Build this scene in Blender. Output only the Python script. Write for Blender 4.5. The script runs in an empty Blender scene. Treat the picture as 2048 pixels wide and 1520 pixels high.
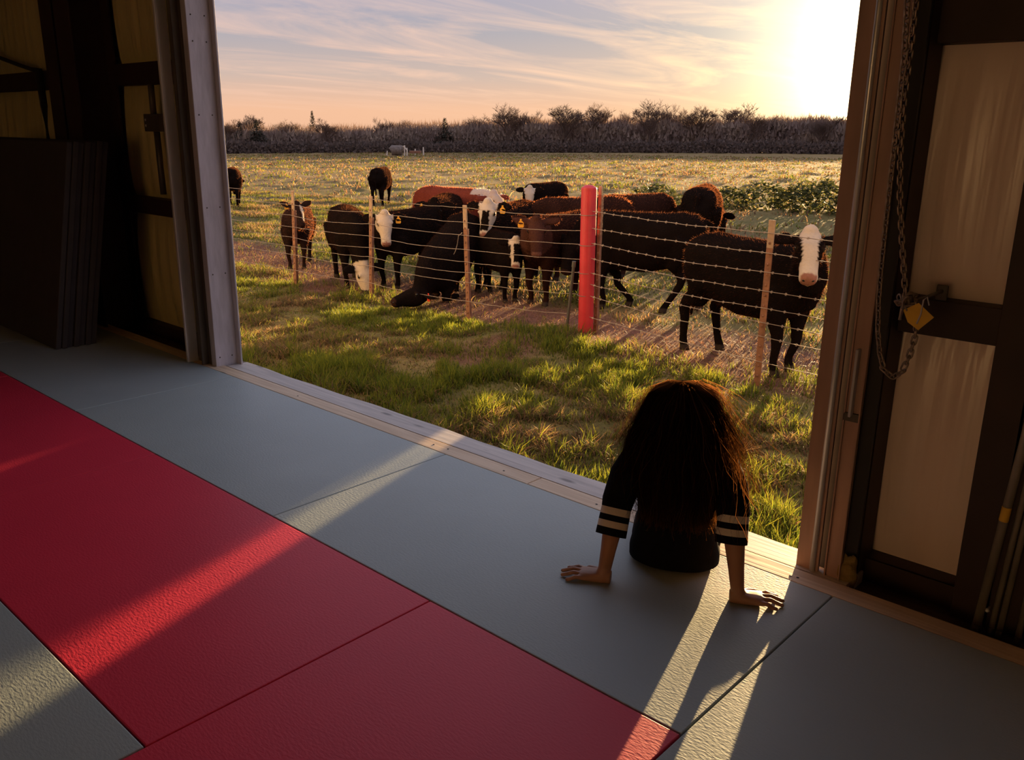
import bpy, bmesh, math, random
import numpy as np
from mathutils import Vector, Matrix

# ------------------------------------------------------------------ camera, sky, sun, exposure
scene = bpy.context.scene
COL = scene.collection
random.seed(7)
RNG = np.random.default_rng(11)

PITCH, ROLL, YAW = math.radians(16.253), math.radians(0.640), math.radians(-42.288)
CAM_H = 1.565
Fv = Vector((math.sin(YAW) * math.cos(PITCH), math.cos(YAW) * math.cos(PITCH), -math.sin(PITCH)))
Rv = Vector((math.cos(YAW), -math.sin(YAW), 0))
Uv = Rv.cross(Fv)
Rr = Rv * math.cos(ROLL) + Uv * math.sin(ROLL)
Ur = -Rv * math.sin(ROLL) + Uv * math.cos(ROLL)
cam_data = bpy.data.cameras.new('camera')
cam_data.sensor_width = 36.0
cam_data.lens = 36.0 * 1731.81 / 2048.0
cam_data.clip_end = 2000
cam_data.clip_start = 0.05
cam = bpy.data.objects.new('camera', cam_data)
COL.objects.link(cam)
M3 = Matrix((Rr, Ur, -Fv)).transposed()
cam.matrix_world = Matrix.Translation((0, 0, CAM_H)) @ M3.to_4x4()
scene.camera = cam

SUN_AZ, SUN_EL = math.radians(-16.8), math.radians(3.8)
SUN_DIR = Vector((math.sin(SUN_AZ) * math.cos(SUN_EL), math.cos(SUN_AZ) * math.cos(SUN_EL), math.sin(SUN_EL)))
SUN_STRENGTH = 15.0
SKY_STRENGTH = 1.0

vs = scene.view_settings
vs.view_transform = 'Standard'
vs.look = 'None'
vs.exposure = 0.34
vs.gamma = 1.0
vs.use_curve_mapping = False

def build_world():
    w = bpy.data.worlds.new('evening_sky')
    scene.world = w
    w.use_nodes = True
    nt = w.node_tree
    nt.nodes.clear()
    N = nt.nodes.new
    L = nt.links.new
    def math_(op, a, b=None, c=None):
        n = N('ShaderNodeMath'); n.operation = op
        for i, v in enumerate((a, b, c)):
            if v is None: continue
            if isinstance(v, (int, float)): n.inputs[i].default_value = v
            else: L(v, n.inputs[i])
        return n.outputs[0]
    def mixc(fac, a, b, blend='MIX'):
        n = N('ShaderNodeMix'); n.data_type = 'RGBA'; n.blend_type = blend; n.clamp_factor = True
        for i, v in ((0, fac), (6, a), (7, b)):
            if isinstance(v, (int, float)): n.inputs[i].default_value = v
            elif isinstance(v, tuple): n.inputs[i].default_value = (*v, 1)
            else: L(v, n.inputs[i])
        return n.outputs[2]
    tc = N('ShaderNodeTexCoord')
    nrm = N('ShaderNodeVectorMath'); nrm.operation = 'NORMALIZE'
    L(tc.outputs['Generated'], nrm.inputs[0])
    d = nrm.outputs[0]
    sep = N('ShaderNodeSeparateXYZ'); L(d, sep.inputs[0])
    el = math_('MULTIPLY', math_('ARCSINE', sep.outputs[2]), 180 / math.pi)
    ramp = N('ShaderNodeValToRGB')
    L(math_('DIVIDE', math_('ADD', el, 2.0), 92.0, None), ramp.inputs[0])
    cr = ramp.color_ramp
    stops = [(-2, (0.70, 0.40, 0.25)), (1, (0.72, 0.42, 0.27)), (3, (0.50, 0.385, 0.335)), (5.5, (0.34, 0.325, 0.365)),
             (9, (0.32, 0.31, 0.41)), (18, (0.43, 0.42, 0.54)), (40, (0.42, 0.46, 0.62)), (90, (0.38, 0.44, 0.64))]
    while len(cr.elements) < len(stops): cr.elements.new(0.5)
    for e, (a, c) in zip(cr.elements, stops):
        e.position = (a + 2) / 92.0; e.color = (*c, 1)
    base = ramp.outputs[0]
    # high thin streaks, laid out on a flat cloud deck overhead
    zz = math_('ADD', math_('MAXIMUM', sep.outputs[2], 0.0), 0.06)
    cx = math_('DIVIDE', sep.outputs[0], zz); cy = math_('DIVIDE', sep.outputs[1], zz)
    comb = N('ShaderNodeCombineXYZ'); L(cx, comb.inputs[0]); L(cy, comb.inputs[1])
    mp = N('ShaderNodeMapping'); L(comb.outputs[0], mp.inputs[0])
    mp.inputs['Rotation'].default_value = (0, 0, math.radians(38)); mp.inputs['Scale'].default_value = (0.55, 0.20, 1)
    n1 = N('ShaderNodeTexNoise'); L(mp.outputs[0], n1.inputs['Vector'])
    n1.inputs['Scale'].default_value = 1.6; n1.inputs['Detail'].default_value = 8; n1.inputs['Roughness'].default_value = 0.60
    n1.inputs['Distortion'].default_value = 1.3
    cl = N('ShaderNodeMapRange'); L(n1.outputs[0], cl.inputs[0])
    cl.inputs[1].default_value = 0.46; cl.inputs[2].default_value = 0.70
    fade = N('ShaderNodeMapRange'); L(el, fade.inputs[0])
    fade.inputs[1].default_value = 0.3; fade.inputs[2].default_value = 2.6
    cf = math_('MULTIPLY', cl.outputs[0], fade.outputs[0])
    cloudc = N('ShaderNodeValToRGB')
    L(math_('DIVIDE', el, 20.0), cloudc.inputs[0])
    cloudc.color_ramp.elements[0].color = (0.76, 0.47, 0.33, 1)
    cloudc.color_ramp.elements[1].color = (0.59, 0.50, 0.55, 1)
    sky = mixc(math_('MULTIPLY', cf, 0.8), base, cloudc.outputs[0])
    # brightening round the sun
    dt = N('ShaderNodeVectorMath'); dt.operation = 'DOT_PRODUCT'
    L(d, dt.inputs[0]); dt.inputs[1].default_value = SUN_DIR
    ang = math_('MULTIPLY', math_('ARCCOSINE', math_('MINIMUM', math_('MAXIMUM', dt.outputs['Value'], -1.0), 1.0)), 180 / math.pi)
    def glow(A, width, col):
        g = math_('MULTIPLY', math_('EXPONENT', math_('DIVIDE', ang, -width)), A)
        n = N('ShaderNodeVectorMath'); n.operation = 'SCALE'
        n.inputs[0].default_value = col; L(g, n.inputs['Scale'])
        return n.outputs[0]
    def addv(a, b):
        n = N('ShaderNodeVectorMath'); n.operation = 'ADD'; L(a, n.inputs[0]); L(b, n.inputs[1]); return n.outputs[0]
    g1 = glow(1.1, 9.0, (1.0, 0.68, 0.15))
    g2 = glow(25.0, 2.4, (1.0, 0.90, 0.55))
    cboost = N('ShaderNodeVectorMath'); cboost.operation = 'SCALE'; L(g1, cboost.inputs[0])
    L(math_('ADD', math_('MULTIPLY', cf, 0.9), 0.75), cboost.inputs['Scale'])
    tot = addv(addv(sky, cboost.outputs[0]), g2)
    # ground side of the world stays dim earth
    low = N('ShaderNodeMapRange'); L(el, low.inputs[0]); low.inputs[1].default_value = -3.0; low.inputs[2].default_value = -0.5
    fin = mixc(low.outputs[0], (0.10, 0.07, 0.04), tot)
    bg = N('ShaderNodeBackground'); L(fin, bg.inputs[0]); bg.inputs[1].default_value = SKY_STRENGTH
    out = N('ShaderNodeOutputWorld'); L(bg.outputs[0], out.inputs[0])
build_world()

sun_data = bpy.data.lights.new('sun', 'SUN')
sun_data.energy = SUN_STRENGTH
sun_data.color = (1.0, 0.66, 0.30)
sun_data.angle = math.radians(0.6)
sun = bpy.data.objects.new('sun', sun_data)
COL.objects.link(sun)
sun.rotation_euler = SUN_DIR.to_track_quat('Z', 'Y').to_euler()
sun.location = SUN_DIR * 60

# ------------------------------------------------------------------ materials
def new_mat(name):
    m = bpy.data.materials.new(name); m.use_nodes = True
    nt = m.node_tree; nt.nodes.clear()
    out = nt.nodes.new('ShaderNodeOutputMaterial')
    b = nt.nodes.new('ShaderNodeBsdfPrincipled')
    nt.links.new(b.outputs[0], out.inputs[0])
    return m, nt, b, out

def mat(name, col, rough=0.6, metal=0.0, var=0.15, scale=8.0, bump=0.0, bump_scale=60.0, stretch=(1, 1, 1), spec=0.5,
        col2=None, coords='Object', detail=4, dist=0.02, sheen=0.0):
    m, nt, b, out = new_mat(name)
    N, L = nt.nodes.new, nt.links.new
    tc = N('ShaderNodeTexCoord'); mp = N('ShaderNodeMapping'); L(tc.outputs[coords], mp.inputs[0])
    mp.inputs['Scale'].default_value = stretch
    n = N('ShaderNodeTexNoise'); L(mp.outputs[0], n.inputs['Vector'])
    n.inputs['Scale'].default_value = scale; n.inputs['Detail'].default_value = detail
    mr = N('ShaderNodeMapRange'); L(n.outputs[0], mr.inputs[0]); mr.inputs[1].default_value = 0.3; mr.inputs[2].default_value = 0.7
    mx = N('ShaderNodeMix'); mx.data_type = 'RGBA'; L(mr.outputs[0], mx.inputs[0])
    if col2 is None: col2 = tuple(c * (1 + var) for c in col); col1 = tuple(c * (1 - var) for c in col)
    else: col1 = col
    mx.inputs[6].default_value = (*col1, 1); mx.inputs[7].default_value = (*col2, 1)
    L(mx.outputs[2], b.inputs['Base Color'])
    b.inputs['Roughness'].default_value = rough; b.inputs['Metallic'].default_value = metal
    b.inputs['Specular IOR Level'].default_value = spec
    if sheen: b.inputs['Sheen Weight'].default_value = sheen
    if bump:
        n2 = N('ShaderNodeTexNoise'); L(mp.outputs[0], n2.inputs['Vector'])
        n2.inputs['Scale'].default_value = bump_scale; n2.inputs['Detail'].default_value = 3
        bp = N('ShaderNodeBump'); bp.inputs['Strength'].default_value = bump; bp.inputs['Distance'].default_value = dist
        L(n2.outputs[0], bp.inputs['Height']); L(bp.outputs[0], b.inputs['Normal'])
    return m

def leaf_mat(name, trans=0.5, rough=0.6, attr='col', gain=1.0, tgain=1.4):
    """thin plant/hair tissue: light passes through; colour read from the mesh's own colour attribute"""
    m, nt, b, out = new_mat(name)
    N, L = nt.nodes.new, nt.links.new
    a = N('ShaderNodeAttribute'); a.attribute_name = attr
    g0 = N('ShaderNodeVectorMath'); g0.operation = 'SCALE'; L(a.outputs['Color'], g0.inputs[0]); g0.inputs['Scale'].default_value = gain
    L(g0.outputs[0], b.inputs['Base Color'])
    b.inputs['Roughness'].default_value = rough; b.inputs['Specular IOR Level'].default_value = 0.25 if gain == 1.0 else 0.0
    t = N('ShaderNodeBsdfTranslucent')
    sc = N('ShaderNodeVectorMath'); sc.operation = 'SCALE'; L(a.outputs['Color'], sc.inputs[0]); sc.inputs['Scale'].default_value = tgain
    L(sc.outputs[0], t.inputs[0])
    mx = N('ShaderNodeMixShader'); mx.inputs[0].default_value = trans
    L(b.outputs[0], mx.inputs[1]); L(t.outputs[0], mx.inputs[2]); L(mx.outputs[0], out.inputs[0])
    return m

def attr_mat(name, rough=0.6, spec=0.3, sheen=0.0, sheen_tint=(1, 0.6, 0.35), sheen_rough=0.35, bump=0.0, bump_scale=80, var=0.0):
    m, nt, b, out = new_mat(name)
    N, L = nt.nodes.new, nt.links.new
    a = N('ShaderNodeAttribute'); a.attribute_name = 'col'
    L(a.outputs['Color'], b.inputs['Base Color'])
    b.inputs['Roughness'].default_value = rough; b.inputs['Specular IOR Level'].default_value = spec
    b.inputs['Sheen Weight'].default_value = sheen; b.inputs['Sheen Roughness'].default_value = sheen_rough
    b.inputs['Sheen Tint'].default_value = (*sheen_tint, 1)
    if bump:
        tc = N('ShaderNodeTexCoord'); n2 = N('ShaderNodeTexNoise'); L(tc.outputs['Object'], n2.inputs['Vector'])
        n2.inputs['Scale'].default_value = bump_scale; n2.inputs['Detail'].default_value = 4
        bp = N('ShaderNodeBump'); bp.inputs['Strength'].default_value = bump; bp.inputs['Distance'].default_value = 0.02
        L(n2.outputs[0], bp.inputs['Height']); L(bp.outputs[0], b.inputs['Normal'])
    return m

def mat_vinyl(name, col):
    """judo mat cover: straw-like embossed vinyl"""
    m, nt, b, out = new_mat(name)
    N, L = nt.nodes.new, nt.links.new
    tc = N('ShaderNodeTexCoord')
    n = N('ShaderNodeTexNoise'); L(tc.outputs['Object'], n.inputs['Vector']); n.inputs['Scale'].default_value = 2.2; n.inputs['Detail'].default_value = 5
    mx = N('ShaderNodeMix'); mx.data_type = 'RGBA'; L(n.outputs[0], mx.inputs[0])
    mx.inputs[6].default_value = (*[c * 0.90 for c in col], 1); mx.inputs[7].default_value = (*[c * 1.10 for c in col], 1)
    # faint scuffs
    v = N('ShaderNodeTexNoise'); L(tc.outputs['Object'], v.inputs['Vector']); v.inputs['Scale'].default_value = 5.5; v.inputs['Detail'].default_value = 2
    sm = N('ShaderNodeMapRange'); L(v.outputs[0], sm.inputs[0]); sm.inputs[1].default_value = 0.72; sm.inputs[2].default_value = 0.80; sm.inputs[4].default_value = 0.25
    mx2 = N('ShaderNodeMix'); mx2.data_type = 'RGBA'; L(sm.outputs[0], mx2.inputs[0]); L(mx.outputs[2], mx2.inputs[6])
    mx2.inputs[7].default_value = (*[min(1, c * 1.6 + 0.03) for c in col], 1)
    L(mx2.outputs[2], b.inputs['Base Color'])
    b.inputs['Roughness'].default_value = 0.50; b.inputs['Specular IOR Level'].default_value = 0.36
    mp = N('ShaderNodeMapping'); L(tc.outputs['Object'], mp.inputs[0]); mp.inputs['Scale'].default_value = (60, 130, 60)
    mp.inputs['Rotation'].default_value = (0, 0, 0.25)
    n2 = N('ShaderNodeTexNoise'); L(mp.outputs[0], n2.inputs['Vector']); n2.inputs['Scale'].default_value = 1.0; n2.inputs['Detail'].default_value = 3
    bp = N('ShaderNodeBump'); bp.inputs['Strength'].default_value = 0.6; bp.inputs['Distance'].default_value = 0.0016
    L(n2.outputs[0], bp.inputs['Height']); L(bp.outputs[0], b.inputs['Normal'])
    return m

def mat_wood(name, c1, c2, along=(1.2, 22, 22), rough=0.6):
    m, nt, b, out = new_mat(name)
    N, L = nt.nodes.new, nt.links.new
    tc = N('ShaderNodeTexCoord'); mp = N('ShaderNodeMapping'); L(tc.outputs['Object'], mp.inputs[0]); mp.inputs['Scale'].default_value = along
    n = N('ShaderNodeTexNoise'); L(mp.outputs[0], n.inputs['Vector']); n.inputs['Scale'].default_value = 2.0; n.inputs['Detail'].default_value = 6; n.inputs['Distortion'].default_value = 0.6
    r = N('ShaderNodeValToRGB'); L(n.outputs[0], r.inputs[0])
    r.color_ramp.elements[0].position = 0.32; r.color_ramp.elements[0].color = (*c1, 1)
    r.color_ramp.elements[1].position = 0.66; r.color_ramp.elements[1].color = (*c2, 1)
    # knots
    v = N('ShaderNodeTexVoronoi'); mp2 = N('ShaderNodeMapping'); L(tc.outputs['Object'], mp2.inputs[0]); mp2.inputs['Scale'].default_value = (2.2, 7, 7)
    L(mp2.outputs[0], v.inputs['Vector']); v.inputs['Scale'].default_value = 1.0
    kr = N('ShaderNodeMapRange'); L(v.outputs['Distance'], kr.inputs[0]); kr.inputs[1].default_value = 0.05; kr.inputs[2].default_value = 0.13; kr.inputs[3].default_value = 0.75; kr.inputs[4].default_value = 0.0
    mx = N('ShaderNodeMix'); mx.data_type = 'RGBA'; L(kr.outputs[0], mx.inputs[0]); L(r.outputs[0], mx.inputs[6]); mx.inputs[7].default_value = (*[c * 0.30 for c in c1], 1)
    L(mx.outputs[2], b.inputs['Base Color']); b.inputs['Roughness'].default_value = rough
    bp = N('ShaderNodeBump'); bp.inputs['Strength'].default_value = 0.3; bp.inputs['Distance'].default_value = 0.003
    L(n.outputs[0], bp.inputs['Height']); L(bp.outputs[0], b.inputs['Normal'])
    return m

def mat_vinyl_sheet(name, c1, c2):
    """white vinyl insulation facing with soft vertical wrinkles"""
    m, nt, b, out = new_mat(name)
    N, L = nt.nodes.new, nt.links.new
    tc = N('ShaderNodeTexCoord'); mp = N('ShaderNodeMapping'); L(tc.outputs['Object'], mp.inputs[0]); mp.inputs['Scale'].default_value = (9, 9, 0.45)
    n = N('ShaderNodeTexNoise'); L(mp.outputs[0], n.inputs['Vector']); n.inputs['Scale'].default_value = 1.4; n.inputs['Detail'].default_value = 3; n.inputs['Roughness'].default_value = 0.45
    mx = N('ShaderNodeMix'); mx.data_type = 'RGBA'; L(n.outputs[0], mx.inputs[0]); mx.inputs[6].default_value = (*c1, 1); mx.inputs[7].default_value = (*c2, 1)
    L(mx.outputs[2], b.inputs['Base Color']); b.inputs['Roughness'].default_value = 0.33; b.inputs['Specular IOR Level'].default_value = 0.6
    bp = N('ShaderNodeBump'); bp.inputs['Strength'].default_value = 0.55; bp.inputs['Distance'].default_value = 0.045
    L(n.outputs[0], bp.inputs['Height']); L(bp.outputs[0], b.inputs['Normal'])
    return m

M = dict(
    grey_mat=mat_vinyl('grey_vinyl', (0.42, 0.475, 0.465)),
    red_mat=mat_vinyl('red_vinyl', (0.84, 0.040, 0.085)),
    dark_mat=mat('charcoal_vinyl', (0.045, 0.040, 0.046), 0.6, bump=0.3, bump_scale=90, dist=0.003),
    pine=mat_wood('pine_board', (0.66, 0.46, 0.29), (0.84, 0.64, 0.44)),
    grey_wood=mat_wood('weathered_board', (0.50, 0.44, 0.40), (0.70, 0.62, 0.56)),
    dark_wood=mat_wood('dark_plank', (0.05, 0.03, 0.02), (0.10, 0.06, 0.035)),
    concrete=mat('concrete', (0.18, 0.17, 0.16), 0.85, bump=0.3),
    galv=mat('galvanised_steel', (0.50, 0.48, 0.54), 0.45, 0.1, var=0.14, scale=9, stretch=(3, 3, 0.6), bump=0.05, bump_scale=30),
    galv_dark=mat('dull_steel', (0.10, 0.085, 0.07), 0.5, 0.4, var=0.3, scale=6, stretch=(4, 4, 0.5)),
    bright_steel=mat('bright_steel', (0.72, 0.70, 0.70), 0.32, 0.45, var=0.15, scale=5, stretch=(2, 2, 0.4)),
    brown_steel=mat('brownish_steel', (0.40, 0.25, 0.20), 0.45, 0.2, var=0.18, scale=6, stretch=(3, 3, 0.4)),  # plain brown tone for the right jamb lip and guide channel
    red_oxide=mat('red_oxide_frame', (0.035, 0.016, 0.012), 0.6, 0.1, var=0.2, scale=5),
    insul=mat_vinyl_sheet('insulation_facing', (0.82, 0.62, 0.54), (0.95, 0.76, 0.68)),
    insul_y=mat_vinyl_sheet('yellow_insulation_facing', (0.56, 0.46, 0.20), (0.72, 0.60, 0.30)),  # yellower tint for the left bays
    hall=mat_vinyl_sheet('hall_insulation_facing', (0.36, 0.30, 0.26), (0.47, 0.40, 0.35)),
    siding=mat('sheet_metal', (0.45, 0.44, 0.42), 0.5, 0.3),
    chain=mat('rusty_chain_steel', (0.30, 0.22, 0.17), 0.40, 0.6, var=0.35, scale=30),
    yellow=mat('yellow_plastic', (0.70, 0.40, 0.03), 0.5, var=0.1, scale=20),
    yellow_cloth=mat('dull_yellow_cloth', (0.26, 0.17, 0.05), 0.9, var=0.3, scale=20, bump=0.4, bump_scale=40),
    black_rubber=mat('black_rubber', (0.012, 0.011, 0.010), 0.6),
    pipe=mat('grey_pipe', (0.42, 0.36, 0.30), 0.45, 0.5, var=0.2, scale=6),
    rust_post=mat('rusty_post', (0.30, 0.13, 0.07), 0.7, 0.2, var=0.3, scale=14, bump=0.2),
    post_top=mat('faded_paint', (0.42, 0.26, 0.16), 0.7, var=0.15, scale=30),
    red_paint=mat('red_paint', (0.62, 0.030, 0.040), 0.45, 0.0, var=0.12, scale=6, bump=0.08, bump_scale=40),
    wire=mat('old_fence_wire', (0.30, 0.22, 0.17), 0.5, 0.4, var=0.25, scale=20),
    orange_tag=mat('orange_tag_plastic', (0.95, 0.42, 0.03), 0.45, var=0.08, scale=30),
    red_tag=mat('red_tag_plastic', (0.95, 0.08, 0.03), 0.45, var=0.08, scale=30),
    eye=mat('eye', (0.008, 0.006, 0.005), 0.12),
    fur=attr_mat('cattle_coat', 0.75, 0.0, sheen=0.03, sheen_tint=(1.0, 0.35, 0.12), sheen_rough=0.25, bump=0.35, bump_scale=45),
    hairtip=leaf_mat('coat_fringe', 0.6, 0.6, gain=0.25, tgain=1.7),
    grass=leaf_mat('grass_blade', 0.55, 0.55),
    leaf=leaf_mat('shrub_leaf', 0.4, 0.6),
    twig=leaf_mat('bare_twig', 0.30, 0.8, tgain=1.0),
    skin=mat('skin', (0.42, 0.20, 0.115), 0.5, var=0.08, scale=14, bump=0.08, bump_scale=120, dist=0.002),
    shirt=mat('black_knit', (0.008, 0.007, 0.008), 0.9, spec=0.08, var=0.2, scale=40, bump=0.25, bump_scale=300, dist=0.002),
    stripe=mat('cream_stripe_knit', (0.66, 0.55, 0.44), 0.85, var=0.06, scale=40, bump=0.2, bump_scale=300, dist=0.002),
    shorts=mat('dark_brown_cloth', (0.030, 0.018, 0.013), 0.85, var=0.2, scale=30),
    hair=leaf_mat('dark_hair', 0.5, 0.45, gain=0.12, tgain=1.9),
    haircap=mat('dark_hair_mass', (0.006, 0.004, 0.003), 0.8, spec=0.0, var=0.3, scale=60, stretch=(1, 1, 0.1)),
    pale_post=mat('pale_post', (0.75, 0.62, 0.50), 0.6),
    hay=mat('grey_hay', (0.20, 0.15, 0.12), 0.9, var=0.3, scale=5, bump=0.5, bump_scale=20),
)

# ------------------------------------------------------------------ mesh helpers
def link(o, parent=None):
    COL.objects.link(o)
    if parent is not None: o.parent = parent
    return o

def tag(o, label=None, cat=None, group=None, kind=None):
    if label: o['label'] = label
    if cat: o['category'] = cat
    if group: o['group'] = group
    if kind: o['kind'] = kind
    return o

def empty(name, loc=(0, 0, 0), rz=0.0):
    o = bpy.data.objects.new(name, None); o.empty_display_size = 0.1
    o.location = loc; o.rotation_euler = (0, 0, rz)
    return link(o)

class MB:
    """collects shapes for ONE mesh object"""
    def __init__(self): self.v = []; self.f = []; self.mi = []
    def add(self, verts, faces, mi=0):
        k = len(self.v); self.v.extend([tuple(p) for p in verts])
        for f in faces: self.f.append(tuple(i + k for i in f)); self.mi.append(mi)
        return self
    def box(self, x0, x1, y0, y1, z0, z1, mi=0):
        v = [(x0, y0, z0), (x1, y0, z0), (x1, y1, z0), (x0, y1, z0), (x0, y0, z1), (x1, y0, z1), (x1, y1, z1), (x0, y1, z1)]
        return self.add(v, [(3, 2, 1, 0), (4, 5, 6, 7), (0, 1, 5, 4), (1, 2, 6, 5), (2, 3, 7, 6), (3, 0, 4, 7)], mi)
    def tube(self, pts, rad, n=10, up=(0, 0, 1), mi=0, caps=True, power=2.0, rim=None):
        v, f = tube(pts, rad, n, up, caps, power)
        return self.add(v, f, mi)
    def build(self, name, mats, parent=None, smooth=False, bevel=0.0, loc=None):
        me = bpy.data.meshes.new(name); me.from_pydata(self.v, [], self.f)
        if not isinstance(mats, (list, tuple)): mats = [mats]
        for m in mats: me.materials.append(m)
        if len(mats) > 1: me.polygons.foreach_set('material_index', self.mi)
        me.validate(); me.update()
        if smooth: me.polygons.foreach_set('use_smooth', [True] * len(me.polygons))
        o = bpy.data.objects.new(name, me)
        if loc is not None: o.location = loc
        if bevel:
            b = o.modifiers.new('edge', 'BEVEL'); b.width = bevel; b.segments = 2; b.limit_method = 'ANGLE'
        return link(o, parent)

def tube(pts, rad, n=10, up=(0, 0, 1), caps=True, power=2.0):
    P = [Vector(p) for p in pts]; up = Vector(up); V = []; Fc = []
    m = len(P)
    for i in range(m):
        t = (P[min(i + 1, m - 1)] - P[max(i - 1, 0)])
        if t.length < 1e-9: t = Vector((0, 0, 1))
        t.normalize()
        s = up.cross(t)
        if s.length < 1e-3: s = Vector((1, 0, 0)).cross(t) if abs(t.x) < 0.9 else Vector((0, 1, 0)).cross(t)
        s.normalize(); u = t.cross(s)
        r = rad[i] if isinstance(rad, (list, tuple)) else rad
        a, b = (r, r) if not isinstance(r, (list, tuple)) else r
        for k in range(n):
            th = 2 * math.pi * k / n; c, sn = math.cos(th), math.sin(th)
            if power != 2.0:
                c = math.copysign(abs(c) ** (2 / power), c); sn = math.copysign(abs(sn) ** (2 / power), sn)
            V.append(P[i] + s * (a * c) + u * (b * sn))
    for i in range(m - 1):
        for k in range(n):
            k2 = (k + 1) % n
            Fc.append((i * n + k, i * n + k2, (i + 1) * n + k2, (i + 1) * n + k))
    if caps:
        Fc.append(tuple(range(n - 1, -1, -1))); Fc.append(tuple((m - 1) * n + k for k in range(n)))
    return V, Fc

def ellipsoid(c, r, rot=None, nu=12, nv=8):
    V = []; Fc = []; c = Vector(c)
    for j in range(nv + 1):
        ph = math.pi * j / nv
        for i in range(nu):
            th = 2 * math.pi * i / nu
            p = Vector((r[0] * math.sin(ph) * math.cos(th), r[1] * math.sin(ph) * math.sin(th), r[2] * math.cos(ph)))
            if rot is not None: p = rot @ p
            V.append(c + p)
    for j in range(nv):
        for i in range(nu):
            i2 = (i + 1) % nu
            Fc.append((j * nu + i, (j + 1) * nu + i, (j + 1) * nu + i2, j * nu + i2))
    return V, Fc

def np_mesh(name, verts, tris, material, cols=None, parent=None, smooth=False, loc=None):
    verts = np.asarray(verts, np.float32); tris = np.asarray(tris, np.int32)
    me = bpy.data.meshes.new(name)
    me.vertices.add(len(verts)); me.vertices.foreach_set('co', verts.ravel())
    nt = len(tris); k = tris.shape[1]
    me.loops.add(nt * k); me.loops.foreach_set('vertex_index', tris.ravel())
    me.polygons.add(nt); me.polygons.foreach_set('loop_start', np.arange(0, nt * k, k, dtype=np.int32))
    if smooth: me.polygons.foreach_set('use_smooth', np.ones(nt, bool))
    me.update(calc_edges=True)
    if cols is not None:
        a = me.color_attributes.new('col', 'FLOAT_COLOR', 'POINT')
        c4 = np.ones((len(verts), 4), np.float32); c4[:, :3] = cols
        a.data.foreach_set('color', c4.ravel())
    if material is not None: me.materials.append(material)
    o = bpy.data.objects.new(name, me)
    if loc is not None: o.location = loc
    return link(o, parent)

def remesh(parts, voxel, smooth=4, factor=0.5):
    """union of closed shapes -> one continuous surface"""
    mb = MB()
    for v, f in parts: mb.add(v, f)
    me = bpy.data.meshes.new('tmp'); me.from_pydata(mb.v, [], mb.f); me.update()
    o = bpy.data.objects.new('tmp', me); COL.objects.link(o)
    r = o.modifiers.new('r', 'REMESH'); r.mode = 'VOXEL'; r.voxel_size = voxel; r.use_smooth_shade = True
    if smooth:
        s = o.modifiers.new('s', 'SMOOTH'); s.iterations = smooth; s.factor = factor
    dg = bpy.context.evaluated_depsgraph_get()
    out = bpy.data.meshes.new_from_object(o.evaluated_get(dg))
    bpy.data.objects.remove(o); bpy.data.meshes.remove(me)
    out.polygons.foreach_set('use_smooth', np.ones(len(out.polygons), bool))
    return out

def mesh_co(me):
    a = np.empty(len(me.vertices) * 3, np.float32); me.vertices.foreach_get('co', a); return a.reshape(-1, 3)
def mesh_no(me):
    a = np.empty(len(me.vertices) * 3, np.float32); me.vertices.foreach_get('normal', a); return a.reshape(-1, 3)
def set_cols(me, cols):
    a = me.color_attributes.new('col', 'FLOAT_COLOR', 'POINT')
    c4 = np.ones((len(cols), 4), np.float32); c4[:, :3] = cols
    a.data.foreach_set('color', c4.ravel())

def vnoise(x, y, seed=0):
    """smooth value noise 0..1"""
    xi = np.floor(x).astype(np.int64); yi = np.floor(y).astype(np.int64)
    fx = x - xi; fy = y - yi
    fx = fx * fx * (3 - 2 * fx); fy = fy * fy * (3 - 2 * fy)
    def h(a, b):
        n = (a * 374761393 + b * 668265263 + seed * 974711) & 0x7fffffff
        n = (n ^ (n >> 13)) * 1274126177 & 0x7fffffff
        return ((n ^ (n >> 16)) & 0xffff) / 65535.0
    return (h(xi, yi) * (1 - fx) + h(xi + 1, yi) * fx) * (1 - fy) + (h(xi, yi + 1) * (1 - fx) + h(xi + 1, yi + 1) * fx) * fy
def fbm(x, y, seed=0, oct=4):
    s = 0; a = 0.5; t = 0
    for i in range(oct): s = s + a * vnoise(x * 2 ** i, y * 2 ** i, seed + i * 17); t += a; a *= 0.5
    return s / t

# ------------------------------------------------------------------ structure: floor, walls, door frame
GROUND = -0.5
WALL_Y = 3.12          # face of the insulation
X0, X1 = -5.08, -1.18  # door opening
ROOM = (-13.0, 6.0, -9.0, 4.3)

b = MB().box(ROOM[0], ROOM[1], ROOM[2], 2.76, -0.30, -0.041)
tag(b.build('floor', M['concrete']), 'grey slab floor under the mats', kind='structure')

# sill boards
for nm, lab, x0, x1 in (('trim_1', 'pale pine board along the mat edge, stretch under the left door track', -8.6, -2.42),
                        ('trim_2', 'pale pine board along the mat edge, stretch beside the seated person', -2.415, 3.0)):
    o = MB().box(x0, x1, 2.768, 2.868, -0.10, 0.0).build(nm, M['pine'], bevel=0.004)
    tag(o, lab, kind='structure')
    holes = [(-0.06, 0.03), (-0.035, 0.045)] if x1 < -1 else []
    nail = MB()
    for hx, hy in ((-4.3, 0.045), (-3.1, 0.05), (-3.0, 0.055), (-2.6, 0.04)) if x1 < -1 else ((-2.05, .04), (-2.0, .05), (-1.93, .045), (-1.155, .03), (-1.13, .035), (-0.3, 0.05)):
        v, f = ellipsoid((hx, 2.768 + hy, 0.0005), (0.006, 0.005, 0.0015), nu=8, nv=4); nail.add(v, f)
    nail.build('nail_heads', M['black_rubber'], o)
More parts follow.
